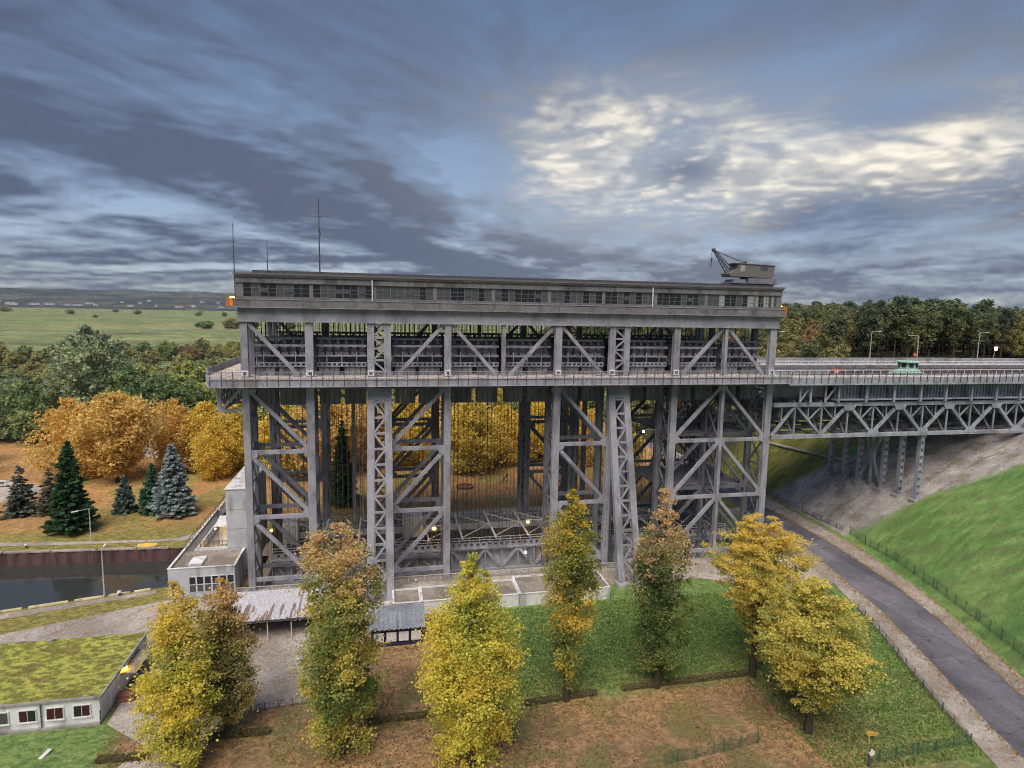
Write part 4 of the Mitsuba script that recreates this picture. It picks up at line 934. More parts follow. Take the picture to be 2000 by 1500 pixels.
# ------------------------------------------------------------------ fences, hedges, small things
def wire_fence(label, pts, h, step, m='m_green_wire', cat='fence', infill=.28):
    t = thing('wire_fence', label, cat)
    b = MB()
    pts = [V3(p[0], p[1], float(tz(p[0], p[1]))) for p in pts]
    n = 0
    for p, q in zip(pts[:-1], pts[1:]):
        L = np.linalg.norm(q - p)
        for s in np.arange(0, L, step):
            c = p + (q - p) * s / L
            put('post', MB().beam(c - V3(0, 0, .1), c + V3(0, 0, h + .06), .09, .09, (1, 0, 0)), m, t)
        for z in np.linspace(.12, h, 5): b.beam(p + V3(0, 0, z), q + V3(0, 0, z), .026, .026, (0, 0, 1))
        for s in np.arange(0, L, infill): c = p + (q - p) * s / L; b.beam(c + V3(0, 0, .1), c + V3(0, 0, h), .02, .02, (1, 0, 0))
    put('mesh_infill', b, m, t)
wire_fence('tall green wire mesh fence between the road and the embankment', [(116.9, 6), (115.9, -.6), (114.3, -9), (111.6, -20), (108.2, -30.5), (104.9, -39.9), (100, -52)], 1.7, 2.6)
wire_fence('low dark wire fence between the lawn and the pavement', [(94.2, -22.5), (92.9, -27.0), (89.8, -35), (86.3, -43.8), (83.6, -51.2)], 1.15, 2.4, 'm_fence')
wire_fence('grey green wire fence across the lawn corner at the lower right', [(83.5, -51.4), (76, -51.5), (70, -52.0)], 1.3, 2.3)
wire_fence('dark green wire fence at the bottom edge left of the yellow sign', [(60.6, -47.0), (55, -47.6), (49.0, -48.2)], 1.3, 2.2)
wire_fence('rusty low iron fence along the edge of the gravel yard', [(3.0, -32.2), (7.5, -32.0), (13.0, -31.4)], .95, 1.5, 'm_wood')
wire_fence('thin dark fence beside the gravel at the foot of the embankment', [(117.6, 39), (117.1, 20), (116.9, 8)], 1.2, 2.5, 'm_fence')
t = thing('fence_post_sign', 'dark post with a small white round top at the fence end', 'post')
put('post', MB().beam((69.9, -52.2, 0), (69.9, -52.2, 1.9), .16), 'm_iron', t); put('top', MB().tube((70.1, -52.3, 1.6), (70.1, -52.15, 1.6), .32, k=12), 'm_white', t)
t = thing('yellow_sign', 'small tilted yellow sign standing on the lawn near the road', 'sign')
put('post', MB().tube((72.6, -49.2, 0), (72.5, -49.2, 1.25), .05, k=6), 'm_yellow', t)
put('board', MB().beam((72.2, -49.25, 1.45), (73.5, -49.3, 1.0), .5, .06, (0, 1, .3)), 'm_yellow', t); put('board', MB().beam((72.25, -49.3, 1.5), (72.6, -49.3, 1.0), .45, .05, (.3, 1, 0)), 'm_yellow', t)
t = thing('white_rag', 'white strip lying on the grass before the pavilion', 'strip')
put('strip', MB().add([(-13.5, -36.0, .06), (-13.1, -36.1, .06), (-12.7, -34.9, .2), (-13.1, -34.8, .24), (-13.5, -36.0, .1), (-13.1, -36.1, .1), (-12.7, -34.9, .24), (-13.1, -34.8, .28)], MB.BF), 'm_white', t)
def bollard(label, x, y, c='m_white'):
    t = thing('bollard', label, 'bollard')
    put('stem', MB().tube((x, y, 0), (x, y, .55), .2, .16, k=10), 'm_iron', t); put('cap', MB().tube((x, y, .55), (x, y, .78), .32, .26, k=10), c, t)
bollard('white capped mooring bollard on the far canal bank, left', -45.0, 25.4)
bollard('white capped mooring bollard on the near canal bank by the lamp post', -20.2, 1.6)
bollard('white capped mooring bollard on the far bank near the control building', -15.0, 26.0)
t = thing('red_mooring_boom', 'red floating boom lying at the near bank beside the control building', 'boom')
put('float', MB().tube((-19.5, 3.9, -2.3), (-17.2, 4.4, -2.3), .55, k=10), 'm_red', t); put('arm', MB().beam((-17.2, 4.4, -2.1), (-13.0, 5.3, -1.6), .25), 'm_red', t)
t = thing('red_buoy', 'red and white round marker beside the far canal path', 'marker')
put('disc', MB().tube((-15.2, 27.9, 1.1), (-15.2, 28.05, 1.1), .55, k=14), 'm_red', t); put('centre', MB().tube((-15.2, 27.84, 1.1), (-15.2, 27.89, 1.1), .25, k=12), 'm_white', t); put('post', MB().beam((-15.2, 28, 0), (-15.2, 28, .6), .1), 'm_iron', t)
t = thing('boat', 'small yellow and white boat hull upturned on the far bank', 'boat')
b = MB()
hull = trimesh.creation.icosphere(2, 1.0); hull.vertices *= V3(1.9, .75, .5); hull.vertices[:, 2] = np.maximum(hull.vertices[:, 2], -.05); hull.apply_translation((-23.4, 22.9, .1))
put('hull', hull, 'm_yellow', t, smooth=True); put('keel', MB().beam((-25.1, 22.9, .35), (-21.7, 22.9, .35), .35, .1), 'm_white', t)
# planting ring in the park behind the lift
t = thing('round_planter', 'round stone ring planter in the leafy park behind the lift', 'planter')
ring = trimesh.creation.annulus(1.75, 2.35, .55, sections=32); ring.apply_translation((41.5, 53.1, .27)); put('stone_ring', ring, 'm_brick', t, smooth=30)
put('soil', MB().tube((41.5, 53.1, 0), (41.5, 53.1, .3), 1.75, k=24), 'm_wood', t)
for k, (x, y) in enumerate(((46.5, 60), (52, 57), (44.8, 66.0))):
    t = thing('leaning_board', f'dark plank display {("nearest the yellow tree", "right of the ring planter", "at the foot of the yellow tree")[k]} in the park', 'board')
    put('plank', MB().beam((x, y, 0.05), (x + 1.7, y + .2, 2.2), .35, .12), 'm_wood', t); put('leg', MB().beam((x + 1.7, y + .5, 0), (x + 1.3, y + .2, 1.7), .14), 'm_wood', t)
def person(label, x, y, z, top, legs, hair=(.05, .035, .03), turn=0.0, step=.22):
    """A standing or strolling figure: one continuous body, hair on the head."""
    import manifold3d as m3
    t = thing('person', label, 'person')
    def hullpair(p, r, q, s):
        return m3.Manifold.batch_hull([m3.Manifold.sphere(r, 12).translate(tuple(map(float, p))), m3.Manifold.sphere(s, 12).translate(tuple(map(float, q)))])
    J = dict(hipL=(-.09, 0, .92), hipR=(.09, 0, .92), kneeL=(-.10, -step * .55, .50), kneeR=(.10, step * .25, .50), ankL=(-.10, -step * .7, .09), ankR=(.10, step * .9, .11), pel=(0, 0, .98), chest=(0, 0, 1.30), shL=(-.18, 0, 1.42), shR=(.18, 0, 1.42),
             elL=(-.25, .05, 1.14), elR=(.25, -.04, 1.14), haL=(-.25, -.06, .88), haR=(.24, -.16, .90), neck=(0, 0, 1.50), head=(0, -.02, 1.64), chin=(0, -.06, 1.57))
    def build(bones):
        m = m3.Manifold()
        for a, ra, b_, rb in bones: m = m + hullpair(J[a], ra, J[b_], rb)
        me = m.refine_to_length(.05).to_mesh(); tm = trimesh.Trimesh(me.vert_properties[:, :3], me.tri_verts, process=True)
        trimesh.smoothing.filter_taubin(tm, iterations=4)
        tm.apply_transform(trimesh.transformations.rotation_matrix(turn, (0, 0, 1))); tm.apply_translation((x, y, z)); return tm
    J['toeL'] = (J['ankL'][0], J['ankL'][1] - .17, .04); J['toeR'] = (J['ankR'][0], J['ankR'][1] - .17, .05)
    put('body', build([('neck', .06, 'head', .095), ('head', .10, 'chin', .075), ('haL', .045, 'elL', .04), ('haR', .045, 'elR', .04), ('neck', .065, 'chest', .08)]), 'm_skin', t, smooth=True)
    put('jacket', build([('pel', .17, 'chest', .18), ('chest', .16, 'shL', .09), ('chest', .16, 'shR', .09), ('shL', .085, 'elL', .062), ('shR', .085, 'elR', .062), ('elL', .06, 'haL', .052), ('elR', .06, 'haR', .052)]), top, t, smooth=True)
    put('trousers', build([('hipL', .12, 'kneeL', .085), ('hipR', .12, 'kneeR', .085), ('kneeL', .08, 'ankL', .06), ('kneeR', .08, 'ankR', .06), ('hipL', .13, 'hipR', .13), ('ankL', .055, 'toeL', .04), ('ankR', .055, 'toeR', .04)]), legs, t, smooth=True)
    h = trimesh.creation.icosphere(2, .115); h.vertices *= V3(.95, 1.0, .85); h.apply_translation((0, .015, 1.685)); h.apply_transform(trimesh.transformations.rotation_matrix(turn, (0, 0, 1))); h.apply_translation((x, y, z)); put('hair', h, 'm_iron', t, smooth=True)
mat('m_skin', (0.42, 0.27, 0.20), 0.7)
mat('m_dark_red', (0.13, 0.022, 0.02), 0.8)
person('person in a dark red jacket walking on the park path behind the lift', 18.6, 31.6, 0.03, 'm_dark_red', 'm_iron', turn=1.2)
person('person in a white top standing by the railing of the control building ramp', -11.3, 25.8, 4.62, 'm_white', 'm_iron', turn=.4, step=.08)
person('person in dark clothes standing on the control building ramp beside the white top', -11.1, 24.2, 4.62, 'm_iron', 'm_iron', turn=2.0, step=.1)
# steps up the embankment behind the bridge
t = thing('slope_path', 'pale stepped concrete path running along the grassy embankment behind the bridge', 'path')
pA, pB = V3(129.0, 56, 0), V3(131.2, 24.5, 0)
for k in range(26):
    c = pA + (pB - pA) * k / 25; c[2] = float(tz(c[0], c[1])) + .25
    put('step', MB().beam(c - V3(0, .66, .1), c + V3(0, .66, .1), 1.1, .3, (0, 0, 1)), 'm_paving', t)
# far bank houses and cars in the park
def house(label, x, y, w, d, h, rh, roof='m_roof_red', wall='m_render_white', z=0.0, n=4, group=None):
    t = thing('house', label, 'house', group)
    put('wall', MB().box(x - w / 2, x + w / 2, y - d / 2, y + d / 2, z, z + h).add([(x - w / 2, y - d / 2, z + h), (x - w / 2, y + d / 2, z + h), (x - w / 2, y, z + h + rh), (x + w / 2, y - d / 2, z + h), (x + w / 2, y + d / 2, z + h), (x + w / 2, y, z + h + rh)], [[0, 1, 2], [3, 5, 4], [0, 2, 5], [0, 5, 3], [1, 4, 5], [1, 5, 2]]), wall, t)
    o = .06 * w
    b = MB(); hh = z + h + rh + .15; e = z + h - .25
    b.add([(x - w / 2 - o, y - d / 2 - .6, e), (x + w / 2 + o, y - d / 2 - .6, e), (x + w / 2 + o, y, hh), (x - w / 2 - o, y, hh), (x - w / 2 - o, y - d / 2 - .6, e + .3), (x + w / 2 + o, y - d / 2 - .6, e + .3), (x + w / 2 + o, y, hh + .3), (x - w / 2 - o, y, hh + .3)], MB.BF)
    b.add([(x - w / 2 - o, y, hh), (x + w / 2 + o, y, hh), (x + w / 2 + o, y + d / 2 + .6, e), (x - w / 2 - o, y + d / 2 + .6, e), (x - w / 2 - o, y, hh + .3), (x + w / 2 + o, y, hh + .3), (x + w / 2 + o, y + d / 2 + .6, e + .3), (x - w / 2 - o, y + d / 2 + .6, e + .3)], MB.BF)
    put('roof', b, roof, t)
    for k in range(n):
        wx = x - w / 2 + (k + .5) * w / n
        put('window', MB().box(wx - w / n * .22, wx + w / n * .22, y - d / 2 - .06, y - d / 2 - .01, z + h * .35, z + h * .75), 'm_glass_dark', t)
house('white house half hidden behind the orange trees on the left', -44.5, 101, 11, 8, 9.0, 3.0, 'm_roof_grey')
house('small pale house with dark roof behind the olive trees', -47, 168, 14, 8, 3.4, 2.0, 'm_roof_grey')
house('white house glimpsed through the lift behind the yellow trees', 34, 112, 12, 8, 5, 2.5, 'm_roof_red')
house('small brick shed with white gable at the sandy parking place', -66.5, 86, 4.5, 4, 2.6, 1.4, 'm_roof_grey', 'm_brick', n=2)
for k, (x, y, col, lab) in enumerate(((-93, 56, 'm_white', 'white car parked on the sandy place at the left edge'), (-87.5, 57.2, 'm_iron', 'dark car parked on the sandy place beside the white one'), (-72, 70, 'm_lamp_metal', 'silver car parked on the sandy place behind the tall conifer'))):
    t = thing('parked_car', lab, 'car')
    m = trimesh.creation.extrude_polygon(_Pg([(-2.1, .3), (2.1, .3), (2.15, .75), (1.2, .9), (.6, 1.42), (-1.2, 1.42), (-1.8, .92), (-2.15, .85)]), 1.7, engine='earcut')
    m.vertices = m.vertices[:, [0, 2, 1]] * V3(1, -1, 1) + V3(x, y + .85, 0); m.invert() if m.volume < 0 else None
    put('body', m, col, t)
    put('windscreen', MB().box(x - 1.0, x + .5, y - .87, y - .855, .95, 1.34), 'm_glass_dark', t)
    for wx in (-1.3, 1.3):
        for wy in (-.8, .8): put('wheel', MB().tube((x + wx, y + wy - .1, .32), (x + wx, y + wy + .1, .32), .32, k=12), 'm_iron', t)
rng = random.Random(21)
spots = [(-300, 62)]
for k in range(34):
    y = rng.uniform(4330, 5100); x = -3050 + k * 72 + rng.uniform(-50, 50) + (y - 4300) * -.35
    w = rng.choice([16, 18, 26, 34, 52]) ; z = float(np.interp(y, [4300, 4700, 6300], [15, 21, 155]))
    far = ['white house in the far village at the foot of the ridge', 'pale house with red roof in the far village', 'long white hall in the far village'][0 if w < 20 else 1 if w < 40 else 2]
    house(far, x, y, w, 14, rng.choice([8, 10, 13]), rng.choice([3, 4, 5]) if w < 40 else 2, 'm_roof_red' if far.startswith('pale') else 'm_roof_grey', z=z, n=3, group={'w': 'white village houses', 'p': 'red roofed village houses', 'l': 'long village halls'}[far[0]])

# ------------------------------------------------------------------ vegetation
def leaf_mesh(c, size, col, rs, flat=0.0, aim=None, stretch=1.3):
    """One folded four-cornered leaf (or spray of leaves) at each point c."""
    n = len(c)
    a = rs.normal(size=(n, 3)) if aim is None else aim + rs.normal(size=(n, 3)) * .35
    a /= np.linalg.norm(a, axis=1, keepdims=True)
    b = rs.normal(size=(n, 3)); b[:, 2] *= (1 - flat); a2 = a.copy(); a2[:, 2] *= (1 - flat); a2 /= np.linalg.norm(a2, axis=1, keepdims=True) + 1e-9
    b -= a2 * (b * a2).sum(1, keepdims=True); b /= np.linalg.norm(b, axis=1, keepdims=True) + 1e-9
    nn = np.cross(a2, b)
    s = size[:, None]
    v = np.stack([c - a2 * s * stretch * .5, c + b * s * .5 + nn * s * .16, c + a2 * s * stretch * .5, c - b * s * .5 + nn * s * .16], 1).reshape(-1, 3)
    i = np.arange(n)[:, None] * 4
    f = np.vstack([i + [0, 1, 2], i + [0, 2, 3]])
    return trimesh.Trimesh(v, f, process=False), np.repeat(col, 4, 0)

def clumped_crown(prof, z0, z1, n_clump, per, leaf, pal, seed, top=None, top_from=.6, rc=.9, shell=.55, lobes=.28, droop=0.0, patch=.25, boughs=40, up=1.0, loose=1.0, flatc=.38):
    """Leaf clumps gathered on boughs that fill a crown whose radius at height t in 0..1 is prof. Returns mesh, colours, clump centres."""
    rs = np.random.RandomState(seed)
    pt, pr = np.array(prof).T; R = np.max(pr)
    tt = np.linspace(0, 1, 200); w = np.interp(tt, pt, pr) ** 1.15 + .02; cdf = np.cumsum(w) / w.sum()
    t = np.interp((np.arange(boughs) + rs.rand(boughs)) / boughs, cdf, tt); th = np.arange(boughs) * 2.39996 + rs.rand(boughs) * 1.4
    lob = 1 + lobes * rs.normal(size=boughs) * .75
    r = np.interp(t, pt, pr) * np.clip(lob, .4, 1.5) * (shell + (1 - shell) * rs.rand(boughs) ** .5)
    B = np.stack([r * np.cos(th), r * np.sin(th), z0 + t * (z1 - z0)], 1)
    k = rs.randint(0, boughs, n_clump)
    rb = (1.9 * R * (z1 - z0) * R / boughs) ** (1 / 3) * (.45 + .5 * rs.rand(boughs)) * np.clip(np.interp(t, pt, pr) / R + .3, .4, 1)
    C = B[k] + rs.normal(size=(n_clump, 3)) * rb[k][:, None] * V3(.62, .62, .62 * up)
    core = rs.rand(n_clump) < .16                                        # some foliage deep inside
    C[core, :2] *= rs.rand(core.sum(), 1)
    C[:, 2] = np.clip(C[:, 2], z0 - .05 * (z1 - z0), z1 + .02 * (z1 - z0))
    tc = np.clip((C[:, 2] - z0) / (z1 - z0), 0, 1); rr = np.hypot(C[:, 0], C[:, 1]); lim = np.interp(tc, pt, pr) * (1.12 + .15 * rs.rand(n_clump)) + .15
    C[:, :2] *= np.where(rr > lim, lim / np.maximum(rr, 1e-6), 1)[:, None]
    size_c = rc * (.5 + .9 * rs.rand(n_clump)) * np.clip(np.interp(tc, pt, pr) / R + .25, .35, 1)
    pal = np.array(pal); tone = rs.normal(size=boughs) * .17
    q = np.clip(meshkit.fbm(np.stack([C[:, 0] * patch + seed * 3.1, C[:, 1] * patch, C[:, 2] * patch * .8], -1), 3, seed + 5) * 1.9 - .45 + tone[k] + rs.normal(size=n_clump) * .10, 0, .999) * (len(pal) - 1)
    k = q.astype(int); col = pal[k] * (1 - (q - k))[:, None] + pal[np.minimum(k + 1, len(pal) - 1)] * (q - k)[:, None]
    if top is not None:
        m = np.clip((tc - top_from + .13 * rs.normal(size=n_clump)) / .3, 0, 1)[:, None]; col = col * (1 - m) + np.array(top) * m
    off = rs.normal(size=(n_clump, per, 3)) * V3(.55, .55, flatc) * loose; c = (C[:, None] + off * size_c[:, None, None]).reshape(-1, 3)
    lc = np.array([1.86, 1.88, 1.55]) * np.repeat(col, per, 0) * np.exp(rs.normal(size=(n_clump * per, 1)) * .20) * (1 + rs.normal(size=(n_clump * per, 3)) * .03)
    lc = np.clip(lc, .004, None); lc = lc / np.maximum(1, lc.max(1, keepdims=True) / (.72 + .10 * rs.rand(len(lc), 1)))
    m, vc = leaf_mesh(c, leaf * (.6 + .8 * rs.rand(len(c))), lc, rs, flat=.45)
    return m, vc, C

def trunk_mesh(h, r0, C, seed, limbs=26, zlimb=.18, lean=0.0):
    """A tapered trunk with a bent axis and limbs reaching into the clumps."""
    rs = np.random.RandomState(seed + 77); b = MB()
    n = 7; ax = [V3(0, 0, -.3)]
    for k in range(1, n + 1):
        ax.append(V3(ax[-1][0] + rs.normal() * .10 * h / 20, ax[-1][1] + rs.normal() * .10 * h / 20, h * k / n))
    for k in range(n):
        f0, f1 = 1 - k / n * .88, 1 - (k + 1) / n * .88
        b.tube(ax[k], ax[k + 1] + V3(0, 0, .03), r0 * f0 * (1.35 if k == 0 else 1), r0 * f1, k=7, caps=False)
    axn = np.array(ax)
    for k in rs.choice(len(C), min(limbs, len(C)), replace=False):
        c = C[k]; zz = max(h * zlimb, c[2] - (.75 + .4 * rs.rand()) * np.hypot(c[0], c[1]) - .4); zz = min(zz, h * .93)
        p = V3(np.interp(zz, axn[:, 2], axn[:, 0]), np.interp(zz, axn[:, 2], axn[:, 1]), zz)
        mid = p + (c - p) * .55 + V3(0, 0, .10 * np.linalg.norm(c - p)); rr = r0 * .30 * (1 - .75 * zz / h) + .015
        b.tube(p, mid, rr, rr * .6, k=5, caps=False); b.tube(mid, c, rr * .6, rr * .2, k=4, caps=False)
    return b.mesh()

def spruce(h, r, seed, col, col2, whorls=22, leaf=.42, z0=.08, tight=1.0, bare=.0):
    """A conifer of drooping tiered branches; returns crown mesh, colours."""
    rs = np.random.RandomState(seed); P, A, S, Cc = [], [], [], []
    for k in range(whorls):
        t = (k + rs.rand() * .5) / whorls; z = h * (z0 + (1 - z0) * t); R = r * (1 - t) ** .82 * (.82 + .3 * rs.rand()) + .12
        nb = int(9 * (1 - t) + 5)
        for q in range(nb):
            if rs.rand() < bare: continue
            th = 2 * math.pi * (q + rs.rand() * .8) / nb; Rb = R * (.65 + .5 * rs.rand()); n = max(4, int(Rb / leaf * 7 * tight))
            s = rs.rand(n) ** .75; d = V3(math.cos(th), math.sin(th), 0); side = V3(-d[1], d[0], 0)
            z_ = z - .42 * Rb * s + .22 * Rb * s ** 2.4 * 1.3
            p = d * (s * Rb)[:, None] + side * ((rs.rand(n) - .5) * .62 * Rb * (1 - s * .7))[:, None]; p[:, 2] += z_ + rs.normal(size=n) * .10
            P.append(p); A.append(np.tile(d + V3(0, 0, -.25), (n, 1)) + side * ((rs.rand(n) - .5) * 1.4)[:, None]); S.append(np.full(n, leaf) * (.7 + .6 * rs.rand(n)))
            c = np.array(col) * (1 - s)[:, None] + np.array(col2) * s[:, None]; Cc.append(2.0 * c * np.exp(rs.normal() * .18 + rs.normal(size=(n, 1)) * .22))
    P, A, S, Cc = map(np.concatenate, (P, A, S, Cc))
    return leaf_mesh(P, S, np.clip(Cc, .004, .6), rs, flat=.55, aim=A, stretch=2.0)

def plant_tree(name, label, cat, x, y, crown, trunk, group=None, z=None, rot=0, s=1.0):
    t = thing(name, label, cat, group)
    z = float(tz(x, y)) if z is None else z
    M = T().translate([x, y, z]).rotate([0, 0, 1], rot).scale(s if isinstance(s, (list, tuple)) else [s, s, s])
    if isinstance(crown, str):
        inst('crown', crown, M, t); inst('trunk', trunk, M, t)
    else:
        copies('crown', crown, M, t); copies('trunk', trunk, M, t)
    return t

def make(prof, z0, z1, n, per, leaf, pal, seed, r0, limbs=26, **kw):
    m, vc, C = clumped_crown(prof, z0, z1, n, per, leaf, pal, seed, **kw)
    return (mikit.ply(m, 'm_foliage', color=vc), mikit.ply(trunk_mesh(z1 * .93, r0, C, seed, limbs, zlimb=max(.08, z0 / z1 * .9)), 'm_bark', smooth=30))

YEL = [(.50, .33, .07), (.42, .30, .075), (.30, .26, .07), (.17, .18, .055)]
YELB = [(.56, .455, .10), (.47, .41, .095), (.37, .35, .085), (.21, .235, .07)]
GRY = [(.40, .325, .09), (.25, .25, .085), (.145, .185, .065), (.085, .125, .05)]
BRN = [(.34, .27, .125), (.25, .22, .10), (.145, .165, .075), (.075, .11, .055)]
ORG = [(.62, .43, .16), (.55, .39, .15), (.45, .325, .13), (.32, .24, .10)]
GOLD = [(.70, .54, .125), (.64, .50, .12), (.53, .42, .11), (.37, .30, .09)]
OLV = [(.205, .19, .105), (.16, .16, .09), (.12, .125, .075), (.08, .09, .06)]
GREENS = [(.16, .19, .10), (.12, .15, .085), (.08, .115, .07), (.055, .085, .055)]
TEAL = [(.19, .215, .165), (.155, .18, .14), (.115, .14, .11), (.08, .105, .085)]
COLUMN = [(0, .35), (.08, .75), (.25, 1.0), (.5, .92), (.75, .68), (.92, .38), (1, .06)]
OVAL = [(0, .35), (.15, .8), (.4, 1.0), (.65, .9), (.85, .55), (1, .08)]
ROUND = [(0, .45), (.15, .85), (.4, 1.0), (.65, .95), (.85, .66), (1, .14)]
SPREAD = [(0, .3), (.2, .7), (.5, 1.0), (.75, .95), (.92, .6), (1, .18)]
sc = lambda prof, r: [(t, v * r) for t, v in prof]

fg = [
    ('yellow columnar tree at the lower left by the moss roofed pavilion', 'linden', 1.3, -40.2, sc(COLUMN, 2.8), 1.2, 19.8, YELB, dict(top=(.48, .38, .15), top_from=.70), 330, .36),
    ('brown and dark green columnar tree behind the yellow one at lower left', 'linden', 4.4, -35.6, sc(COLUMN, 2.4), 2.6, 17.8, BRN, dict(top=(.38, .27, .145), top_from=.55), 250, .32),
    ('tall green and rusty columnar tree before the second bay of the lift', 'linden', 16.6, -40.5, sc([(0, .7), (.2, .95), (.5, 1.0), (.7, .95), (.88, .7), (1, .1)], 3.1), 2.0, 25.2, GRY, dict(top=(.45, .31, .20), top_from=.66), 520, .42),
    ('big bright yellow columnar tree at the bottom centre', 'linden', 29.6, -44.5, sc([(0, .55), (.15, .85), (.4, 1.0), (.65, .92), (.85, .5), (1, .06)], 4.0), 1.5, 21.8, YELB, dict(), 600, .44),
    ('slim yellow green columnar tree before the right middle bay', 'linden', 42.2, -36.2, sc([(0, .25), (.12, .45), (.35, .8), (.6, 1.0), (.8, .85), (.93, .5), (1, .1)], 2.35), 2.0, 25.4, [(.46, .35, .085), (.28, .26, .08), (.125, .165, .06), (.07, .11, .045)], dict(top=(.40, .28, .05), top_from=.75), 380, .36),
    ('slim tree with a rusty pink tip and dark green foot', 'linden', 54.0, -35.7, sc([(0, .4), (.12, .75), (.35, 1.0), (.55, .85), (.70, .72), (.84, .36), (.93, .22), (1, .06)], 3.0), 2.0, 25.6, [(.165, .185, .065), (.11, .145, .055), (.07, .11, .045), (.05, .085, .038)], dict(top=(.40, .285, .19), top_from=.55), 380, .36),
    ('spreading yellow orange tree right of the lift legs', 'maple', 67.3, -35.6, sc([(0, .10), (.3, .25), (.46, .6), (.64, 1.0), (.82, .9), (1, .25)], 5.5), 3.0, 20.4, [(.56, .44, .13), (.48, .39, .12), (.36, .33, .10), (.20, .22, .08)], dict(top=(.57, .44, .13), top_from=.62, flatc=.16), 520, .42),
    ('broad yellow olive tree at the lower right on the lawn', 'maple', 67.2, -46.4, sc([(0, .25), (.2, .6), (.45, 1.0), (.7, .92), (.88, .6), (1, .12)], 4.9), 3.6, 17.2, [(.52, .435, .13), (.41, .365, .115), (.28, .275, .095), (.15, .175, .07)], dict(flatc=.16), 620, .42),
]
for k, (lab, cat, x, y, prof, z0, z1, pal, kw, n, r0) in enumerate(fg):
    cr, tr = make(prof, z0, z1, int(n * 1.15), 64, .195, pal, 100 + k, r0, limbs=80, rc=.74, lobes=.55, shell=.34, patch=.32, boughs=46, up=1.25, loose=1.2, **kw)
    plant_tree('tree', lab, cat, x, y, cr, tr)

# conifers of the canal park
for lab, x, y, h, r, c1, c2, kw in (
    ('tall dark green spruce on the left above the canal path', -40.7, 33.2, 18.8, 4.6, (.018, .035, .02), (.035, .075, .035), dict(whorls=30, tight=1.5, leaf=.5)),
    ('big silvery blue spruce beside the control building', -24.3, 41.2, 16.2, 4.9, (.06, .085, .085), (.20, .25, .25), dict(whorls=26, tight=1.3, leaf=.5)),
    ('dark green spruce touching the silvery one on its left', -29.2, 43.6, 11.3, 3.0, (.02, .045, .03), (.05, .10, .06), dict(whorls=20, tight=1.3)),
    ('small grey green spruce alone between two big conifers', -35.3, 44.9, 8.2, 2.6, (.035, .055, .05), (.09, .125, .105), dict(whorls=16, tight=1.1)),
    ('open brownish spruce with bare upswept branches at far left', -56.0, 46.2, 11.2, 3.6, (.045, .05, .045), (.09, .10, .085), dict(whorls=15, bare=.3)),
    ('thin ragged spruce between the bare one and the tall dark one', -50.2, 45.6, 10.6, 3.3, (.05, .05, .04), (.12, .115, .085), dict(whorls=14, bare=.4)),
    ('dark green spruce seen inside the lift behind the second bay', 11.5, 42.5, 20.4, 3.6, (.02, .04, .02), (.055, .09, .035), dict(whorls=28, tight=1.4, leaf=.5)),
    ('small round dark shrub at the terrace railing', -10.5, 46.0, 3.2, 1.9, (.03, .055, .03), (.07, .12, .05), dict(whorls=9, tight=1.4)),
):
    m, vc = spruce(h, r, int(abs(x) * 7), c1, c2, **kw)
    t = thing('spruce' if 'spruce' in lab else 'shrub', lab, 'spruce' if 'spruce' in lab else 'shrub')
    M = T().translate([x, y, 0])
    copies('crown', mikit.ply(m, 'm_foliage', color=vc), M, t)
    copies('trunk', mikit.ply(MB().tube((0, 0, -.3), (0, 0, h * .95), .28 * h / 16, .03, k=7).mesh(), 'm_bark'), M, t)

# deciduous stock for the park and the wood, as shape groups
stock = {}
def add_stock(nm, prof, z0, z1, n, per, leaf, pal, seed, r0, **kw):
    kw.setdefault('lobes', .5); kw['lobes'] = max(.5, kw['lobes']); bg = kw.pop('boughs', 26); c, t = make(prof, z0, z1, int(n * 1.15), per - 6, leaf, [tuple((1.55 if q[1] < .3 else 1.3) * v for v in q) for q in pal], seed, r0, limbs=18, shell=.42, boughs=bg, **{**kw, 'rc': kw['rc'] * .72})
    stock[nm] = (shapegroup('stock_crown_' + nm, c), shapegroup('stock_trunk_' + nm, t))
add_stock('poplar', sc(ROUND, 11.0), 3, 33, 420, 34, .85, TEAL, 1, .8, rc=2.4, lobes=.4)
add_stock('poplar_b', sc(ROUND, 9.0), 2.5, 26, 380, 34, .85, GREENS, 2, .7, rc=2.4, lobes=.4)
add_stock('orange', sc(ROUND, 7.2), 1.6, 20, 400, 26, .50, ORG, 3, .45, rc=2.2, loose=1.3, up=1.1, lobes=.62, boughs=20)
add_stock('orange_b', sc(SPREAD, 7.2), 2.5, 20.5, 400, 34, .62, [(.56, .41, .165), (.48, .355, .15), (.38, .285, .125), (.26, .205, .095)], 4, .45, rc=2.2, loose=1.3, up=1.1, lobes=.62, boughs=20)
add_stock('gold', sc(ROUND, 6.4), 1.6, 19, 400, 28, .50, GOLD, 5, .4, rc=2.1, loose=1.3, up=1.1, lobes=.6, boughs=18)
add_stock('gold_b', sc(OVAL, 6.4), 1.5, 22, 420, 34, .60, [(.61, .49, .125), (.52, .42, .12), (.38, .32, .10), (.21, .20, .075)], 6, .42, rc=2.1, loose=1.3, up=1.1, lobes=.6, boughs=20)
add_stock('olive', sc(ROUND, 6.5), 1.5, 15, 260, 30, .80, OLV, 7, .4, rc=1.9, lobes=.34)
add_stock('olive_b', sc(OVAL, 6.0), 1.5, 18, 260, 30, .80, [(.21, .185, .105), (.155, .15, .085), (.105, .11, .068), (.07, .08, .055)], 8, .4, rc=1.9, lobes=.38)
add_stock('green', sc(ROUND, 6.4), 1.5, 16, 260, 30, .80, GREENS, 9, .4, rc=1.9, lobes=.36)
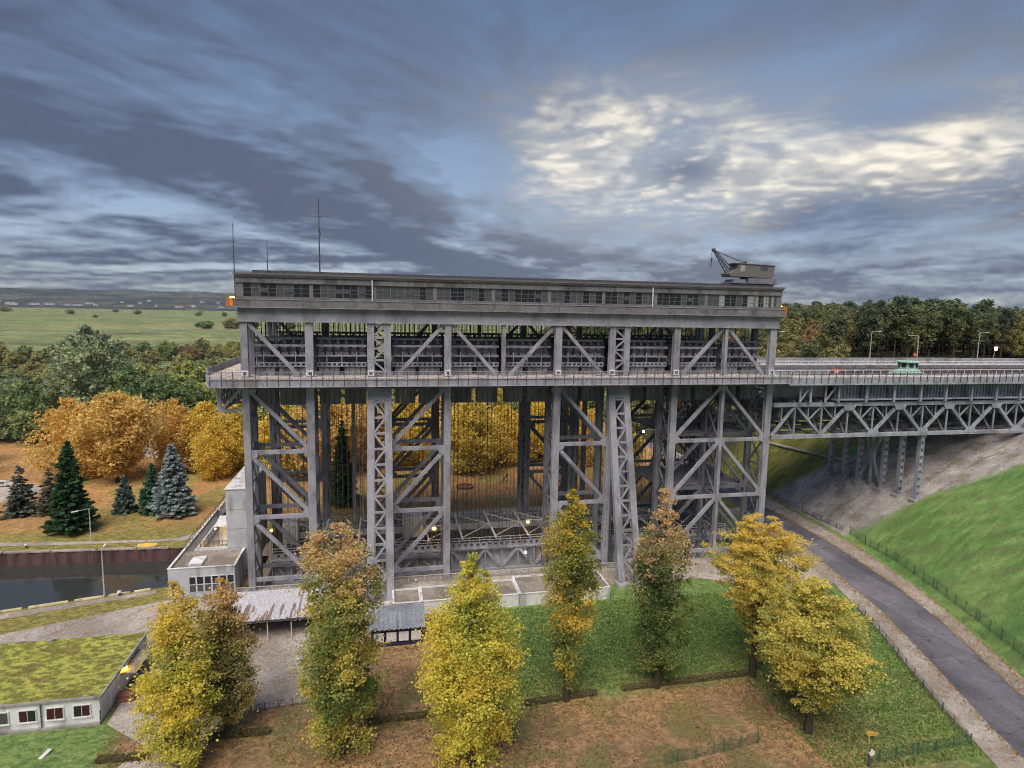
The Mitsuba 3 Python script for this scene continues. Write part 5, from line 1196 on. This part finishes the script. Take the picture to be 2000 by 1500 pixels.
add_stock('lime', sc(ROUND, 8.4), 1.5, 19, 320, 30, .85, [(.24, .23, .09), (.175, .185, .08), (.11, .135, .065), (.07, .09, .05)], 10, .5, rc=2.1, lobes=.3)
add_stock('rust', sc(ROUND, 5.0), 1.2, 12, 220, 30, .70, [(.19, .115, .08), (.16, .105, .075), (.12, .09, .065), (.08, .065, .05)], 11, .3, rc=1.6, lobes=.36)
pine_prof = [(0, .25), (.25, .55), (.5, .9), (.75, 1.0), (.92, .6), (1, .12)]
add_stock('pine', sc(pine_prof, 2.9), 5.5, 18, 130, 22, .55, [(.105, .108, .062), (.078, .09, .055), (.054, .07, .047), (.036, .05, .038)], 12, .24, rc=1.5)
add_stock('pine_b', sc(pine_prof, 2.5), 6.5, 19.5, 120, 22, .55, [(.088, .097, .064), (.064, .079, .056), (.045, .061, .047), (.031, .044, .037)], 13, .24, rc=1.5)
add_stock('larch', sc(OVAL, 2.9), 2.0, 17, 150, 22, .52, [(.19, .17, .085), (.145, .14, .072), (.10, .108, .06), (.065, .076, .048)], 14, .24, rc=1.4)
rng = random.Random(77)
def tree(kind, label, x, y, s=1.0, cat='tree', group=None, name='tree', z=None, sz=None):
    c, t = stock[kind]
    plant_tree(name, label, cat, x, y, c, t, group, z=z, rot=rng.uniform(0, 360), s=[s * rng.uniform(.84, 1.12), s * rng.uniform(.84, 1.12), s * (sz or 1) * rng.uniform(.92, 1.06)])
tree('poplar', 'huge grey green poplar at the left, tallest of its group', -74, 126, 1.08)
tree('poplar_b', 'grey green spreading tree right of the huge poplar', -60, 121, .95)
tree('poplar_b', 'dark grey green tree left of the huge poplar', -90, 122, .80)
tree('poplar_b', 'green tree behind the orange maples, right of the poplars', -52, 132, .78)
tree('poplar', 'tall green tree closing the left edge of the park', -103, 126, .74)
tree('poplar_b', 'dark bushy tree at the left edge by the sandy place', -96, 92, .55)
tree('green', 'green bushy tree low at the left edge behind the sandy place', -88, 80, .72)
tree('gold', 'small yellow tree squeezed between the poplars and the maples', -56, 98, .95)
tree('orange', 'broad orange maple above the tall dark spruce', -59, 76, .98, 'maple')
tree('orange_b', 'broad rusty orange maple in the middle of the left park', -46.5, 70, 1.05, 'maple')
tree('orange', 'orange brown maple right of the rusty one, before the white house', -37.5, 84, .92, 'maple')
tree('gold', 'golden maple left of the lift by the bracket', -29.5, 87, .98, 'maple')
tree('gold_b', 'golden maple partly hidden by the left end of the lift', -20.5, 82, .88, 'maple')
tree('gold', 'deep yellow maple right behind the control building', -23.5, 70, .72, 'maple')
tree('rust', 'dark red bush low under the golden maples', -31, 77, .5, 'bush', sz=.8)
tree('rust', 'dark red hedge bush beside the low wall in the left park', -26, 78.5, .45, 'bush', sz=.7)
tree('lime', 'round yellow green tree standing alone behind the maples', -66, 203, 1.0)
tree('gold_b', 'orange yellow tree seen through the first bay of the lift', -4.5, 70, .98, 'maple')
tree('orange_b', 'orange tree seen through the lift left of the dark spruce', 5.5, 66, 1.0, 'maple')
tree('orange', 'tall orange maple behind the spruce in the second bay', 14, 76, 1.08, 'maple')
tree('gold', 'golden maple seen between the double column and the fourth column', 27, 78, 1.05, 'maple')
tree('gold_b', 'big golden tree filling the wide middle bay', 45, 67.5, 1.05, 'maple')
tree('gold', 'golden tree right of the big one in the middle bay', 55, 75, .95, 'maple')
tree('olive_b', 'olive tree behind the golden ones in the middle bay', 51, 92, 1.05)
tree('gold', 'yellow tree seen through the bay left of the inclined legs', 67.5, 77, .98, 'maple')
tree('orange', 'orange tree seen right of the inclined legs', 78, 72, .92, 'maple')
tree('gold_b', 'yellow olive tree low behind the right end of the lift', 86, 58, .75, 'maple')
tree('orange_b', 'orange brown tree far behind the middle bay', 38, 96, 1.0, 'maple')
# the olive wood that lies between the park and the meadow
n = 0; used = []
for k in range(5000):
    az = math.radians(rng.uniform(-31, 34)); dist = 215 + 400 * rng.random() ** 1.3
    if az > math.radians(-4) and rng.random() > .35: continue
    x, y = CAM[0] + dist * math.sin(az), CAM[1] + dist * math.cos(az)
    if y < 112 or (y < 138 and x < -40): continue
    if -95 < x < -45 and 140 < y < 195: continue
    if tz(x, y) > 6 or abs(x + 66) < 13 and abs(y - 203) < 13: continue
    if dist > 430 and meshkit.fbm(V3(x / 90, y / 90, 1), 2, 3) < .52: continue
    if any((x - a) ** 2 + (y - c) ** 2 < (8.5 + dist * .006) ** 2 for a, c in used): continue
    used.append((x, y))
    kind = rng.choice(['olive', 'olive', 'olive_b', 'olive_b', 'green', 'lime', 'gold_b' if y < 160 else 'olive', 'poplar_b' if rng.random() < .3 else 'olive_b', 'rust' if rng.random() < .3 else 'green'])
    s = rng.uniform(.66, 1.0) * (.6 if kind == 'poplar_b' else 1)
    words = {'olive': 'round olive', 'olive_b': 'brownish olive', 'green': 'dull green', 'lime': 'yellow green', 'gold_b': 'golden', 'poplar_b': 'tall grey green', 'rust': 'rusty red'}[kind]
    tree(kind, f'{words} tree in the wood between the park and the meadow', x, y, s, group=f'{words} trees of the wood before the meadow', name='wood_tree')
    n += 1
    if n >= 290: break
# the pine forest on the plateau behind the bridge
pts = []; cells = {}
for k in range(16000):
    y = 62 + 250 * rng.random() ** 1.25; toe = float(np.interp(y, TOE_Y, TOE_X)); x = toe + rng.uniform(12, 340)
    az = math.atan2(x - CAM[0], y - CAM[1])
    if az > math.radians(52.5): continue
    dmin = 3.9 if y < 130 else 4.8
    ci, cj = int(x // 5), int(y // 5)
    if any((x - a) ** 2 + (y - c) ** 2 < dmin * dmin for i in (-1, 0, 1) for j in (-1, 0, 1) for a, c in cells.get((ci + i, cj + j), ())): continue
    cells.setdefault((ci, cj), []).append((x, y)); pts.append((math.hypot(x - CAM[0], y - CAM[1]), x, y, az))
    if len(pts) >= 1150: break
pts.sort()
for n, (dist, x, y, az) in enumerate(pts):
    q = meshkit.fbm(V3(x / 34, y / 34, 3), 2, 4)
    if az < math.radians(36) and q > .40 or q > .64: kind = rng.choice(['larch', 'larch', 'larch', 'rust' if q > .62 else 'larch', 'pine'])
    else: kind = rng.choice(['pine', 'pine_b', 'pine', 'pine_b', 'larch' if rng.random() < .4 else 'pine', 'rust' if rng.random() < .22 else 'pine'])
    s = rng.uniform(.76, 1.03) * (.85 if kind == 'rust' else 1)
    words = {'larch': 'yellowish olive', 'pine': 'dark green pine', 'pine_b': 'dark green pine', 'rust': 'rusty red'}[kind]
    if n < 290:
        nm = 'pine_tree' if 'pine' in words else 'forest_tree'
        tree(kind, f'{words} tree in the forest on the hill behind the canal bridge', x, y, s, cat='pine' if 'pine' in words else 'tree', group=f'{words} trees of the hill forest', name=nm)
    else:
        M = T().translate([x, y, float(tz(x, y))]).rotate([0, 0, 1], rng.uniform(0, 360)).scale([s, s, s])
        scene[f'forest__{2 * n:04d}'] = {'type': 'instance', 'to_world': M, 'g': {'type': 'ref', 'id': stock[kind][0]}}
        scene[f'forest__{2 * n + 1:04d}'] = {'type': 'instance', 'to_world': M, 'g': {'type': 'ref', 'id': stock[kind][1]}}
labels['forest'] = {'label': 'mixed pine forest covering the hill farther behind the bridge', 'kind': 'stuff'}
# bushes scattered over the meadow
for k, (x, y, s) in enumerate(((-1420, 2650, 2.6), (-1050, 2320, 2.0), (-900, 2500, 2.0), (-640, 2330, 1.8), (-560, 2360, 1.8), (-480, 2260, 2.2), (-262, 1150, 2.4), (-225, 1160, 2.0), (-300, 1130, 1.8), (-190, 1170, 1.8), (-160, 1175, 1.6), (-330, 1190, 1.2), (-800, 1900, 1.0), (-1250, 2000, .9), (-1130, 2900, 1.6), (-760, 2800, 1.6), (20, 1700, 2.0), (150, 1500, 1.6), (260, 1900, 2.2))):
    tree('green' if k % 3 else 'olive', 'dark bush standing alone on the far meadow', x, y, s, cat='bush', group='bushes on the meadow', name='meadow_bush', sz=.55)

# clipped hedges along the tree row
rs = np.random.RandomState(4)
def hedge(label, p, q, h=.55, w=.7):
    t = thing('hedge', label, 'hedge')
    p, q = V3(*p, 0), V3(*q, 0); L = np.linalg.norm(q - p); n = int(L * 620)
    u = rs.rand(n); dirn = (q - p) / L; side = V3(-dirn[1], dirn[0], 0)
    c = p + dirn * (u * L)[:, None] + side * ((rs.rand(n) - .5) * w)[:, None]; top = h * (.86 + .28 * meshkit.fbm(np.stack([u * L * .9, 0 * u, 0 * u], -1), 2, 3)); c[:, 2] = top * rs.rand(n) ** .6
    col = np.array([(.17, .16, .085)]) * np.exp(rs.normal(size=(n, 1)) * .3) + rs.rand(n, 1) * np.array([(.05, .045, .015)])
    m, vc = leaf_mesh(c, .17 * (.7 + .6 * rs.rand(n)), col, rs, flat=.2)
    put('foliage', m, 'm_foliage', t, color=vc)
hedge('low clipped hedge right of the green and rusty tree', (19.2, -36.3), (28.5, -36.2))
hedge('low clipped hedge between the big yellow tree and the slim tree', (37.2, -36.2), (46.2, -35.7))
hedge('low clipped hedge right of the tree with the rusty pink tip', (49.5, -35.5), (66.8, -35.2))
hedge('short low hedge under the brown tree at lower left', (2.6, -35.9), (8.8, -36.0))
hedge('short low hedge left of the yellow columnar tree', (-7.6, -37.4), (-2.5, -37.8))

# fallen leaves and grass tufts, uncountable
rs = np.random.RandomState(14)
n = 52000
x = rs.uniform(-8, 92, n); y = rs.uniform(-53, -13, n)
keep = ((y < -35.5) | (x < 33) | (rs.rand(n) < .12)) & (y < -13) & ~((x < 13.2) & (y > -33)) & (x < np.interp(y, [-56, -22], [82, 93])) & (meshkit.fbm(np.stack([x * .25, y * .25, 0 * x], -1), 3, 6) > .42)
keep &= (x < 72) | (rs.rand(n) < .25)
x, y = x[keep], y[keep]; n = len(x)
c = np.stack([x, y, .03 + .04 * rs.rand(n)], 1)
pal = np.array([(.34, .19, .09), (.26, .15, .075), (.42, .29, .11), (.18, .12, .06)])[rs.randint(0, 4, n)] * np.exp(rs.normal(size=(n, 1)) * .25)
m, vc = leaf_mesh(c, .15 * (.6 + .8 * rs.rand(n)), pal, rs, flat=.8)
tag(put('fallen_leaves', m, 'm_foliage', color=vc), 'brown and yellow fallen leaves lying over the lawns', 'leaves', kind='stuff')
n = 9000                                                               # leaves drifted along the road, the yard and the forecourt
u = rs.rand(n); y1 = rs.uniform(-54, 25, n); e = rs.randint(0, 4, n)
x1 = np.where(e == 0, np.interp(y1, [p[1] for p in aL[::-1]], [p[0] for p in aL[::-1]]) - rs.exponential(.8, n), np.where(e == 1, np.interp(y1, [p[1] for p in aR[::-1]], [p[0] for p in aR[::-1]]) + rs.exponential(.7, n), np.where(e == 2, np.interp(y1, [p[1] for p in pR[::-1]], [p[0] for p in pR[::-1]]) - rs.exponential(.8, n), rs.uniform(2, 12, n))))
y1 = np.where(e == 3, rs.uniform(-31, -16, n), y1)
pal = np.array([(.40, .22, .085), (.34, .19, .08), (.46, .33, .10), (.22, .14, .06)])[rs.randint(0, 4, n)] * np.exp(rs.normal(size=(n, 1)) * .25)
m, vc = leaf_mesh(np.stack([x1, y1, .14 + .03 * rs.rand(n)], 1)[e != 3], .14 * (.6 + .8 * rs.rand((e != 3).sum())), pal[e != 3], rs, flat=.85)
tag(put('drifted_leaves', m, 'm_foliage', color=vc), 'fallen leaves drifted along the edges of the road', 'leaves', kind='stuff')
n = 70000
x = rs.uniform(28, 97, n); y = rs.uniform(-53, -13, n)
xl = np.interp(y, [-53, -26, -13], [84, 93.3, 96])
keep = (x < xl - .3) & ((y > -35) | (x > 66)) & ~((y > -14.5) & (x > 75))
x, y = x[keep], y[keep]; n = len(x)
g = meshkit.fbm(np.stack([x * .4, y * .9, 0 * x], -1), 3, 9)[:, None]
pal = (np.array([(.125, .225, .068)]) * (1 - g) + np.array([(.27, .37, .12)]) * g) * np.exp(rs.normal(size=(n, 1)) * .28)
aim = np.stack([rs.normal(size=n) * .7, rs.normal(size=n) * .5, np.full(n, .5)], 1)
m, vc = leaf_mesh(np.stack([x, y, .05 + .05 * rs.rand(n)], 1), .18 * (.6 + .8 * rs.rand(n)), pal, rs, aim=aim, stretch=1.8)
tag(put('grass', m, 'm_foliage', color=vc), 'short green lawn grass before the lift', 'grass', kind='stuff')

# ------------------------------------------------------------------ the evening air
scene['air'] = {'type': 'homogeneous', 'albedo': {'type': 'rgb', 'value': [0.95, 0.95, 0.95]}, 'sigma_t': {'type': 'rgb', 'value': [0.000024, 0.000032, 0.000045]}, 'phase': {'type': 'isotropic'}}
scene['haze'] = {'type': 'cube', 'to_world': T().translate([-1500, 3700, 115]).scale([8300, 4000, 124]), 'bsdf': {'type': 'null'}, 'interior': {'type': 'ref', 'id': 'air'}}
labels['haze'] = {'label': 'thin blue evening haze over the valley', 'kind': 'stuff'}
scene['camera']['medium'] = {'type': 'ref', 'id': 'air'}
